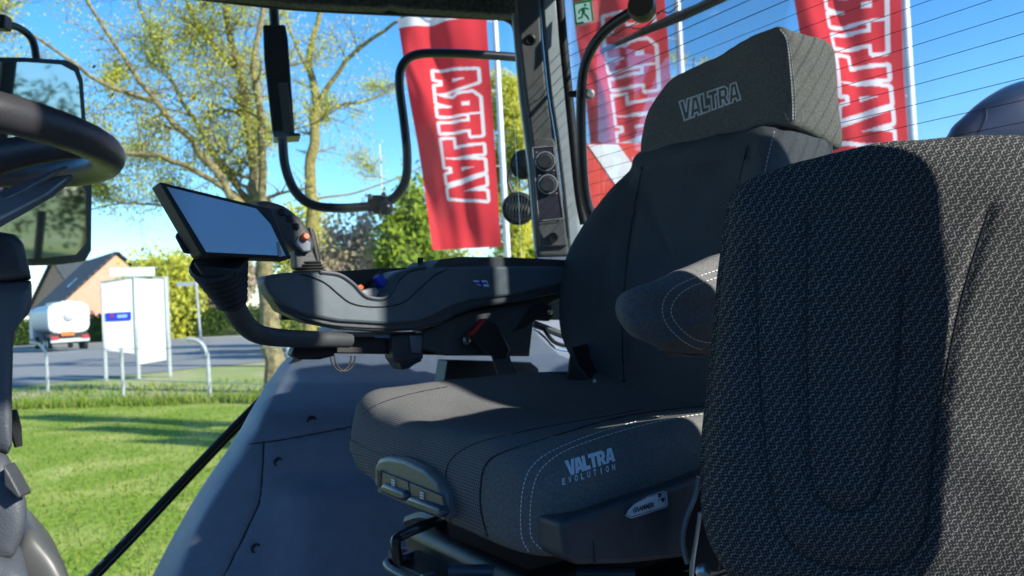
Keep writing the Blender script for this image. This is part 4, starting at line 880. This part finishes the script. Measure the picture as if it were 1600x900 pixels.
MB().prism([C_(x, y, .028) for x, y in ((828, 480), (845, 473), (862, 478), (867, 492), (858, 502), (838, 500), (822, 512), (800, 520))], sC * .02).build('pivot_plate', 'blackplastic', cs_, bevel=.002)
MB().disc(C_(858, 488, .02), -sC, [(.006, 0), (.006, .004), (.003, .006)], 14).build('bolt', 'steel', cs_)
MB().prism([C_(x, y, .05) for x, y in ((500, 524), (830, 520), (828, 557), (500, 552))], sC * .04).build('beam', 'blackplastic', cs_, bevel=.003)
MB().prism([C_(x, y, .03) for x, y in ((612, 523), (660, 520), (662, 560), (640, 576), (628, 578), (614, 560))], sC * .04).build('bracket', 'darkplastic', cs_, bevel=.003)
MB().prism([C_(x, y, .02) for x, y in ((624, 567), (656, 559), (660, 564), (628, 578))], sC * .02).build('release_tab', 'blackplastic', cs_, bevel=.002)
MB().prism([C_(x, y, .024) for x, y in ((640, 524), (660, 524), (658, 552), (644, 552))], sC * .01).build('metal_hook', 'satin', cs_, bevel=.002)
MB().disc(C_(727, 532, .02), -sC, [(.009, 0), (.009, .006), (.004, .009)], 8).build('bolt', 'steel', cs_)
MB().prism([C_(x, y, .045) for x, y in ((545, 519), (650, 518), (650, 524), (610, 526), (545, 526))], sC * .01).build('wiring_cover', 'greyprint', cs_, bevel=.001)
MB().prism([C_(x, y, .04) for x, y in ((588, 523), (612, 523), (612, 528), (588, 528))], sC * .01).build('connector', 'paleblue', cs_)
MB().prism([C_(x, y, .04) for x, y in ((460, 542), (520, 538), (524, 556), (500, 562), (470, 562), (455, 555))], sC * .03).build('cable_tray', 'blackplastic', cs_, bevel=.004)
for xs, dx in (((517, 556), 0), ((519, 556), 6)):
    MB().tube([C_(x, y, .04) for x, y in ((516 + dx, 555), (520 + dx, 570), (532 + dx, 580), (545 + dx, 572), (549 + dx, 556))], .0018, 6, sub=4).build('cable', 'rubber', cs_)
MB().prism([C_(x, y, .12) for x, y in ((700, 562), (830, 566), (842, 575), (850, 625), (690, 625))], sC * .05).build('lower_box', 'blackplastic', cs_, bevel=.004)
MB().tube([C_(795, 560, .11), C_(826, 604, .11)], .0012, 6).build('box_edge', 'greyplastic', cs_)
MB().tube([C_(x, y, .17) for x, y in ((832, 505), (850, 512), (880, 524), (905, 530))], .009, 8).build('link_rod', 'darkplastic', cs_)
MB().tube([C_(x, y, .17) for x, y in ((834, 513), (852, 528), (868, 544), (900, 550))], .003, 8, sub=3).build('cable', 'chrome', cs_)
MB().tube([C_(x, y, .16) for x, y in ((850, 514), (864, 533), (882, 540), (905, 542))], .005, 8, sub=3).build('cable', 'blackplastic', cs_)
# belt buckle
bk = thing('belt_buckle', C_(770, 560, -.02), 'black seat belt buckle with a red release button below the console', 'seat belt buckle')
MB().prism([C_(x, y, -.02) for x, y in ((760, 497), (778, 507), (798, 545), (792, 560), (768, 556), (735, 524))], sC * .02).build('housing', 'blackplastic', bk, bevel=.004)
MB().prism([C_(x, y, -.022) for x, y in ((755, 498), (760, 501), (739, 525), (734, 522))], sC * .016).build('button', 'red', bk, bevel=.001)
MB().prism([C_(x, y, -.01) for x, y in ((768, 553), (796, 553), (815, 640), (795, 640))], sC * .004).build('strap', 'darkplastic', bk)
# joystick
jO = C_(470, 400, .05); J = lambda x, y, o=0: PL(x, y, jO + sC * o, sC)
js = thing('joystick', J(480, 424), 'black multi button joystick with an orange button on the console', 'joystick')
puff('handle', [J(x, y, -.02) for x, y in ((403, 320), (412, 313), (430, 316), (447, 323), (466, 338), (480, 355), (490, 376), (492, 388), (482, 396), (462, 391), (442, 376), (424, 352))], sC * .05, [(0, -.12), (.7, -.10), (.92, 0), (1, .2), (1, .8), (.9, 1), (0, 1)], 'darkplastic', js, N=90, M_=24)
MB().prism([J(x, y, -.03) for x, y in ((461, 380), (466, 368), (487, 378), (487, 393), (474, 394))], sC * .02).build('button_housing', 'satin', js, bevel=.003)
MB().prism([J(x, y, -.015) for x, y in ((460, 388), (488, 390), (500, 418), (462, 420))], sC * .03).build('stem', 'darkplastic', js, bevel=.004)
MB().prism([J(x, y, .015) for x, y in ((482, 355), (490, 356), (494, 368), (503, 415), (496, 415))], sC * .03).build('rear_plate', 'blackplastic', js, bevel=.003)
MB().disc(J(477, 370, -.035), -sC + UP * .2, [(.0075, -.01), (.0075, .003), (.005, .006)], 16).build('button', 'orange', js)
for x, y in ((441, 332), (452, 342), (462, 354)): MB().box(J(x, y, -.025), rt * .006, up * .006, fw * .005).build('button', 'blackplastic', js, bevel=.002)
for x, y in ((402, 329), (409, 341), (417, 353)): MB().disc(J(x, y, -.024), -sC, [(.0022, 0), (.0018, .002)], 10).build('led', 'greyprint', js)
mb = MB()
for k in range(4): mb.tube([J(457 + 1.5 * (3 - k) - 3 , 424 - 4 * k, -.0), J(506 - 1.5 * k, 424 - 4 * k, .0)], .0055, 8)
mb2 = MB()
for k in range(4): mb2.disc(J(483, 424 - 4.5 * k, .0), UP, [(.030 - .003 * k, -.002), (.032 - .003 * k, 0), (.030 - .003 * k, .002)], 20)
mb2.build('bellows', 'rubber', js)
# display
dTL, dTR, dBR, dBL = P(249, 283, 1.20), P(428, 327, 1.353), P(458, 404, 1.33), P(317, 399, 1.225)
tn = (dTR - dTL).cross(dBL - dTL).normalized(); tn = tn if tn.y > 0 else -tn
dBR = dTR + (dBL - dTL) * 1.0
DP = lambda x, y, o=0: PL(x, y, dTL + tn * o, tn)
ds = thing('display', DP(360, 405), 'black framed tilted touch display mounted on a ribbed arm', 'display')
back = P(235, 293, 1.235) - dTL
MB().prism([DP(249, 283), DP(425, 326), DP(457, 404), DP(316, 399)], back).build('frame', 'rubber', ds, bevel=.004)
MB().prism([DP(x, y, -.001) for x, y in ((260, 292), (400, 326), (422, 350), (446, 400), (322, 394))], -tn * .0006).build('screen', 'screen', ds)
MB().prism([DP(x, y, -.0018) for x, y in ((432, 378), (436, 378), (441, 401), (435, 401))], -tn * .0005).build('side_key_strip', 'greyprint', ds)
MB().prism([P(x, y, 1.25) for x, y in ((276, 362), (272, 370), (286, 396), (296, 396))], (0, .02, 0)).build('knob', 'rubber', ds, bevel=.003)
mb = MB(); 
for k in range(7):
    t_ = k / 6; c = P(342 + 20 * t_, 412 + 58 * t_, 1.30 + .05 * t_); mb.disc(c, (P(342, 412, 1.3) - P(362, 470, 1.35)), [(.042 - .020 * t_, -.005), (.046 - .020 * t_, 0), (.042 - .020 * t_, .005)], 22)
mb.build('bellows', 'rubber', ds)
MB().prism([P(x, y, 1.27) for x, y in ((299, 409), (372, 418), (368, 430), (318, 440))], (0, .05, 0)).build('mount', 'blackplastic', ds, bevel=.006)
MB().tube([P(x, y, d) for x, y, d in ((360, 462, 1.35), (368, 484, 1.37), (382, 506, 1.40), (404, 522, 1.44), (440, 528, 1.48), (490, 530, 1.53), (545, 531, 1.6))], [.020, .019, .018, .017, .016, .0155, .015], 16, sub=5).build('arm', 'darkplastic', ds)
#@@SEAT
# ================================================================== DRIVER SEAT
seat = thing('driver_seat', N0 + sC * .28 + bC * .25 - UP * .6, 'large dark fabric driver seat with padded headrest and stitched side bolsters', 'seat')
def plan(u, v, z): return N0 + sC * u + bC * v + UP * z
# cushion: stacked plan rings
out2 = [(.05, -.005), (.0, .04), (-.005, .12), (0, .3), (.01, .46), (.05, .53), (.28, .56), (.51, .53), (.57, .45), (.59, .25), (.594, .08), (.58, .02), (.52, -.014), (.38, -.022), (.28, -.022), (.15, -.018)]
o2 = [Vector((a, b, 0)) for a, b in out2]; o2, _ = smooth_path(o2, [1] * len(o2), 8, True); NR = 200; o2 = resample(o2, NR); cc = Vector((.28, .26, 0))
lv = [(-.325, .90), (-.322, .95), (-.305, .985), (-.28, 1.0), (-.25, 1.005), (-.222, .992), (-.200, .962), (-.186, .92), (-.180, .86), (-.183, .75), (-.192, .6), (-.200, .4), (-.202, .2), (-.202, 0)]
lz = [Vector((a, b, 0)) for a, b in lv]; lz, _ = smooth_path(lz, [1] * len(lz), 8); lz = resample(lz, 80, False)
V = []
for L_ in lz:
    for p in o2:
        q = cc.lerp(p, L_.y); z_ = L_.x; top = max(0, min(1, (z_ + .25) / .05))
        z_ += top * (.035 * max(0, min(1, (q.x - .28) / .28)) ** 2 - .004)      # far bolster higher
        z_ += top * (.018 * max(0, .12 - q.y) / .12 * 0)
        z_ += .0 if z_ > -.25 else .04 * max(0, min(1, q.x / .57))             # underside rises to the far side
        v = plan(q.x, q.y, z_); V.append(v + Vector((noise.noise(v * 13), noise.noise(v * 13 + Vector((9, 3, 1))), noise.noise(v * 13 + Vector((2, 7, 5))))) * .004)
Fc = [(i * NR + k, i * NR + (k + 1) % NR, (i + 1) * NR + (k + 1) % NR, (i + 1) * NR + k) for i in range(len(lz) - 1) for k in range(NR)]
# side bolster panel in suede: everything on the camera side of the seam
seamc = [(772, 868), (752, 800), (752, 750), (762, 722), (790, 705), (870, 680), (960, 654), (1040, 641), (1130, 633), (1250, 628)]
def above(x, y):   # is pixel right/below of seam
    for a, b in zip(seamc, seamc[1:]):
        pass
    pts_ = seamc + [(1250, 1000), (700, 1000)]; ins = False; n = len(pts_)
    for i in range(n):
        x1, y1 = pts_[i]; x2, y2 = pts_[(i + 1) % n]
        if (y1 > y) != (y2 > y) and x < (x2 - x1) * (y - y1) / (y2 - y1) + x1: ins = not ins
    return ins
fm = []
for f in Fc:
    c = sum((V[i] for i in f), Vector()) / 4; x, y, d = proj(c); fm.append(1 if above(x, y) and (c - N0).dot(sC) < .2 else 0)
cu = mk('cushion', V, Fc, None, seat, smooth=60, uv=(sC, (bC * .6 + UP * .8), N0), mats=['perforated', 'suede'], fm=fm)
for nm, pth, r_ in (('seam', seamc[:-1], .0016), ('seam', [(705, 822), (697, 760), (702, 722), (735, 696), (800, 678), (880, 662), (960, 648), (1000, 640)], .0011), ('seam', [(700, 604), (640, 616), (590, 632), (562, 650)], .0009)):
    gp, _ = smooth_path([Vector((a, b, 0)) for a, b in pth], [1] * len(pth), 6); MB().tube([on(cu, g.x, g.y, .0004) for g in gp], r_, 6).build(nm, 'blackplastic', cu)
stitches('stitching', cu, [(826, 862), (815, 838), (814, 790), (820, 752), (832, 728), (856, 708), (900, 688), (960, 668), (1030, 650), (1100, 640)], cu)
stitches('stitching', cu, [(846, 858), (830, 838), (829, 790), (836, 752), (850, 728), (880, 706), (930, 686), (990, 668), (1050, 654), (1104, 646)], cu)
on_cu = lambda x, y: on(cu, x, y, .0015)
W = word('VALTRA', .18)
emb('lettering', [q for L_ in W for q in fill2(L_)], bil([(888, 744), (962, 720), (957, 699), (879, 721)], on_cu), 'print', cu)
mp = bil([(879, 758), (963, 734), (962, 724), (878, 748)], on_cu); qs = []
for i, ch in enumerate('EVOLUTION'):
    for q in ftext(ch):
        w_ = .056 if ch != 'I' else .018; qs.append([(i * .116 + a * w_ + (.02 if ch == 'I' else 0), b * 1.0) for a, b in q])
emb('lettering', qs, mp, 'print', cu)
# front adjuster panel
fO = plan(.2, -.034, 0); A_ = lambda x, y, o=0: PL(x, y, fO + bC * o, bC)
fpn = MB().prism([A_(x, y, .0) for x, y in ((583, 760), (584, 728), (590, 716), (605, 712), (630, 716), (660, 730), (682, 750), (692, 775), (697, 815), (682, 806), (640, 790), (600, 772))], bC * .05).build('adjuster_panel', 'frontplastic', seat, bevel=.008)
fi = MB().prism([A_(x, y, -.002) for x, y in ((593, 735), (690, 775), (694, 812), (590, 768))], bC * .004).build('recess_plate', 'tag', fpn)
for q_ in ([(594, 737), (637, 753), (640, 777), (594, 762)], [(640, 755), (690, 775), (694, 800), (642, 780)]):
    MB().prism([A_(x, y, -.004) for x, y in q_], bC * .003).build('label_plate', 'tag', fpn, bevel=.001)
MB().add([A_(x, y, -.0055) for x, y in ((589, 734), (595, 736), (594, 764), (590, 762))], [(0, 1, 2, 3)]).build('gap', 'rubber', fpn)
for q_ in ([(592, 760), (598, 756), (630, 768), (634, 779), (626, 784), (594, 771)], [(632, 782), (638, 776), (684, 792), (690, 802), (684, 811), (635, 793)]):
    c_ = [A_(x, y, -.012) for x, y in q_]; MB().prism(c_, bC * .016).build('lever', 'leverplastic', fpn, bevel=.005)
for (x, y) in ((613, 748), (658, 768)):
    for k in range(3): MB().add([A_(x + a, y + b + 4 * k, -.0062) for a, b in ((-2, 0), (4, 2), (4, 4.5), (-2, 2.5))], [(0, 1, 2, 3)]).build('print_mark', 'print', fpn, smooth=0)
# side plate with maker's badge
sO = plan(-.03, .1, 0); B_ = lambda x, y, o=0: PL(x, y, sO + sC * o, sC)
sp_ = MB().prism([B_(x, y) for x, y in ((876, 817), (960, 790), (1060, 757), (1160, 718), (1240, 700), (1240, 850), (1100, 868), (980, 882), (905, 884), (884, 872))], sC * .07).build('side_plate', 'darkplastic', seat, bevel=.007)
MB().tube([B_(927, 845, -.0005), B_(930, 884, -.0005)], .0008, 5).build('joint_line', 'rubber', sp_)
bo = [(977, 806), (980, 797), (990, 787), (1012, 775), (1036, 767), (1041, 769), (1042, 789), (1038, 793), (1010, 802), (985, 810)]
bg_ = MB().prism([B_(x, y, -.001) for x, y in bo], -sC * .0015).build('badge', 'print', sp_)
BB = lambda x, y: B_(x, y, -.0035)
mb = MB(); mb.tube([BB(979 + (x - 979) * .95 + 1.5, 789 + (y - 789) * .9) for x, y in bo], .0004, 5, closed=True); mb.build('badge_border', 'ink', bg_)
emb('badge_lettering', ftext('GRAMMER'), bil([(989, 802), (1023, 792), (1022, 784), (989, 794)], BB), 'ink', bg_)
c_ = BB(1031, 779); mb = MB(); 
def arc(a0, a1, r0_, r1_): 
    n = 6; return [c_ + (rt * math.cos(a0 + (a1 - a0) * k / n) + up * math.sin(a0 + (a1 - a0) * k / n)) * r1_ for k in range(n + 1)] + [c_ + (rt * math.cos(a1 - (a1 - a0) * k / n) + up * math.sin(a1 - (a1 - a0) * k / n)) * r0_ for k in range(n + 1)]
for k in range(3):
    a0 = R(100 + 120 * k); q = arc(a0 - R(35), a0 + R(35), .0012, .0062); mb.add(q, [tuple(range(len(q)))])
mb.build('badge_emblem', 'ink', bg_, smooth=0)
# suspension under the seat
su = MB(); su.box(plan(.26, .27, -.52), sC * .18, bC * .24, UP * .16); su.build('suspension_bellows', 'blackplastic', seat, bevel=.02)
MB().prism([plan(u, v, -.405) for u, v in ((.0, .0), (.38, -.03), (.42, .45), (.02, .45))], UP * .012).build('base_plate', 'blackplastic', seat, bevel=.004)
MB().tube([plan(.38, .0, -.395), plan(.36, -.035, -.395), plan(.28, -.04, -.395), plan(.05, -.02, -.398)], .0065, 10, sub=4).build('frame_rail', 'leverplastic', seat)
MB().tube([plan(.38, -.03, -.425), plan(.28, -.04, -.425), plan(.05, -.02, -.428)], .006, 10, sub=4).build('frame_rail', 'darkplastic', seat)
MB().tube([A_(x, y, d) for x, y, d in ((690, 812, .05), (660, 822, .0), (625, 838, -.03), (618, 850, -.04), (622, 875, -.03))], .0075, 10, sub=4).build('slide_lever', 'tubeblack', seat)
MB().tube([A_(x, y, .1) for x, y in ((640, 815), (665, 808), (690, 815))], .012, 8, sub=3).build('hose', 'blackplastic', seat)
MB().tube([plan(.22, .0, -.38), plan(.14, .06, -.375), plan(.04, .18, -.38)], .010, 10, sub=4).build('cross_tube', 'leverplastic', seat)
MB().disc(plan(.36, -.01, -.385), UP, [(.02, -.005), (.02, .004), (.012, .004), (.01, -.003)], 18).build('plate_bush', 'leverplastic', seat)
MB().box(plan(.25, -.02, -.39), bC * .01, sC * .008, UP * .004).build('rivet_plate', 'leverplastic', seat, bevel=.002)
# backrest
bo = [(1004, 232, 1.80), (988, 258, 1.84), (962, 285, 1.86), (925, 335, 1.88), (890, 392, 1.885), (874, 452, 1.875), (880, 520, 1.82), (902, 575, 1.75), (935, 612, 1.68), (1020, 640, 1.5), (1110, 665, 1.34), (1180, 665, 1.24), (1225, 560, 1.24), (1240, 450, 1.28), (1232, 350, 1.33), (1214, 280, 1.40), (1202, 200, 1.46), (1100, 214, 1.62)]
bt = bT + UP * .1
bb = puff('backrest', [P(*q) for q in bo], bt * .15, [(0, .16), (.45, .14), (.68, .05), (.82, -.10), (.93, -.12), (.985, 0), (1, .2), (1, .6), (.985, .9), (.9, 1), (0, 1)], 'fabric', seat, N=200, M_=90, soft=.005, uv=(sT, UP, N0),
   grooves=[[(1003, 262), (990, 330), (978, 420), (972, 520), (975, 600)], [(1170, 225), (1150, 300), (1135, 380), (1125, 480)], [(985, 268), (960, 330), (940, 420), (938, 520), (950, 590)]], gw=8, gd=.008)
for g in ([(1003, 262), (990, 330), (978, 420), (972, 520), (975, 600)], [(1168, 228), (1150, 300), (1135, 380), (1127, 440)]):
    gp, _ = smooth_path([Vector((a, b, 0)) for a, b in g], [1] * len(g), 8); MB().tube([on(bb, q.x, q.y, .0006) for q in gp], .0014, 6).build('seam', 'blackplastic', bb)
stitches('stitching', bb, [(1210, 205), (1205, 225), (1199, 250), (1193, 280)], bb, step=6, ln=4)
MB().prism([P(x, y, 1.49) for x, y in ((1226, 262), (1228, 258), (1234, 258), (1237, 262), (1232, 266))], (.0, .01, 0)).build('side_clip', 'white', bb, bevel=.001)
MB().prism([P(x, y, 1.62) for x, y in ((893, 540), (905, 570), (935, 605), (960, 625), (880, 625), (888, 560))], (.04, .1, 0)).build('hinge_cover', 'blackplastic', seat, bevel=.006)
for x, y in ((929, 595), (935, 603)): MB().disc(P(x, y, 1.6), -ray(x, y), [(.004, 0), (.003, .003)], 10).build('rivet', 'steel', seat)
# headrest
hf = [(1000, 245, 1.78), (1000, 215, 1.775), (1008, 180, 1.77), (1028, 146, 1.75), (1050, 122, 1.72), (1100, 96, 1.64), (1150, 70, 1.57), (1200, 45, 1.49), (1215, 41, 1.465), (1226, 52, 1.455), (1233, 100, 1.452), (1238, 160, 1.45), (1236, 190, 1.45), (1222, 197, 1.465), (1160, 211, 1.55), (1080, 230, 1.66), (1010, 249, 1.76)]
hr = puff('headrest', [P(*q) for q in hf], bT * .145 + UP * -.012, [(0, -.03), (.7, -.035), (.93, -.02), (.985, .02), (1, .08), (1.0, .5), (.985, .82), (.93, .97), (.8, 1), (0, 1)], 'headcloth', seat, N=220, M_=70, soft=.004,
   disp=lambda v: v + Vector((0, 0, -.028)) * max(0, min(1, ((v - P(1236, 190, 1.45)).dot(bT)) / .12)) ** 1.3 * max(0, min(1, (P(1236, 120, 1.45).z - v.z) / .08)), grooves=[[(1204, 44), (1216, 60), (1226, 110), (1232, 180)]], gw=3, gd=.003)
on_h = lambda x, y: on(hr, x, y, .0012)
hq = [(1064, 190), (1158, 155), (1152, 128), (1058, 160)]
emb('lettering', [q for L_ in W for pl in L_ for q in seg2(pl, .085, 3.4)], bil(hq, on_h), 'thread', hr)
stitches('stitching', hr, [(1219, 46), (1229, 62), (1234, 100), (1238, 150), (1239, 186)], hr, step=5, ln=3.8, rad=.0011)
stitches('stitching', hr, [(1224, 50), (1233, 66), (1239, 110), (1243, 150), (1243, 186)], hr, step=5, ln=3.5, rad=.0005)
# headrest slide behind
MB().prism([P(x, y, 1.55) for x, y in ((1215, 190), (1258, 208), (1262, 240), (1215, 260))], (.05, .03, 0)).build('headrest_bracket', 'fabric', seat, bevel=.01)
for a_, b2_ in (((1262, 228), (1262, 262)),): MB().tube([P(a_[0], a_[1], 1.5), P(b2_[0], b2_[1], 1.5)], .002, 6).build('piping', 'suede', seat)
# left armrest
ao = [(977, 488, 1.02), (980, 468, 1.02), (990, 455, 1.02), (1012, 444, 1.03), (1060, 426, 1.06), (1110, 406, 1.10), (1160, 392, 1.14), (1230, 385, 1.2), (1240, 470, 1.2), (1225, 550, 1.2), (1150, 558, 1.14), (1105, 554, 1.10), (1070, 549, 1.07), (1030, 537, 1.04), (1000, 525, 1.03), (984, 508, 1.02)]
ar_ = puff('armrest', [P(*q) for q in ao], sC * .07, [(0, -.22), (.5, -.20), (.8, -.12), (.95, -.02), (1, .12), (.96, .35), (.86, .65), (.7, .9), (0, 1)], 'suede', seat, N=150, M_=60, soft=.004)
stitches('stitching', ar_, [(1128, 420), (1080, 436), (1050, 452), (1036, 474), (1037, 496), (1050, 518), (1075, 538), (1095, 546)], ar_, step=6, ln=4)
stitches('stitching', ar_, [(1125, 432), (1085, 446), (1062, 460), (1050, 478), (1050, 494), (1062, 512), (1085, 530), (1110, 536)], ar_, step=6, ln=4)
MB().prism([P(x, y, 1.12) for x, y in ((1062, 546), (1110, 550), (1105, 556), (1085, 558), (1068, 553))], sC * .05).build('armrest_base', 'darkplastic', seat, bevel=.004)
#@@PASSENGER
# ================================================================== PASSENGER SEAT
po = [(1150, 296, .98), (1165, 281, .98), (1190, 267, .975), (1260, 246, .955), (1350, 225, .93), (1430, 212, .91), (1500, 206, .895), (1600, 203, .87), (1700, 208, .85), (1760, 240, .84), (1780, 400, .82), (1780, 700, .80), (1770, 900, .79), (1700, 960, .79), (1400, 975, .85), (1200, 955, .90), (1140, 915, .915), (1110, 870, .925), (1097, 825, .93), (1096, 770, .935), (1106, 650, .95), (1120, 500, .965), (1136, 360, .98), (1141, 320, .98)]
ps = thing('passenger_seat', P(1400, 980, .9), 'passenger seat backrest in black fabric patterned with grey squiggles in the foreground', 'seat')
a_ = P(1100, 600, .95); b_ = P(1780, 600, .81); pu = (b_ - a_).normalized(); pv = UP
gr = [[(1182, 380), (1184, 520), (1192, 660), (1212, 800), (1245, 860), (1300, 885), (1370, 890)], [(1262, 330), (1260, 480), (1262, 650), (1268, 745), (1292, 790), (1330, 800)], [(1412, 430), (1404, 560), (1392, 680), (1370, 775), (1330, 800)], [(1545, 330), (1500, 480), (1462, 680), (1440, 850), (1370, 890)]]
po = [(a, c, .855 + (d - .95) * .42) for a, c, d in po]
pb_ = puff('backrest', [P(*q) for q in po], Vector((.03, .11, .0)), [(0, -.22), (.5, -.2), (.8, -.14), (.93, -.05), (.985, .1), (1, .35), (.99, .8), (.95, 1), (0, 1)], 'squiggle', ps, N=300, M_=150, soft=.004, uv=(pu, pv, a_), grooves=gr, gw=11, gd=.0042)
for g in gr:
    gp, _ = smooth_path([Vector((a, b, 0)) for a, b in g], [1] * len(g), 8); MB().tube([on(pb_, q.x, q.y, .0002) for q in gp], .0007, 6).build('seam', 'blackplastic', pb_)
MB().tube([P(x, y, 1.0) for x, y in ((1092, 745), (1086, 775), (1074, 805), (1067, 835), (1068, 860), (1074, 880))], .0035, 8, sub=4).build('bracket_edge', 'satin', ps)
MB().prism([P(x, y, 1.01) for x, y in ((1096, 750), (1088, 775), (1074, 808), (1068, 845), (1078, 885), (1100, 895), (1125, 895), (1125, 750))], (.02, .02, 0)).build('hinge_bracket', 'blackplastic', ps, bevel=.003)
MB().tube([P(x, y, .99) for x, y in ((1094, 800), (1088, 840), (1082, 880), (1080, 920))], .003, 8, sub=4).build('release_lever', 'steel', ps)
MB().disc(P(1099, 893, .96), -ray(1099, 893), [(.008, 0), (.009, .003), (.005, .006)], 14).build('bolt', 'steel', ps)
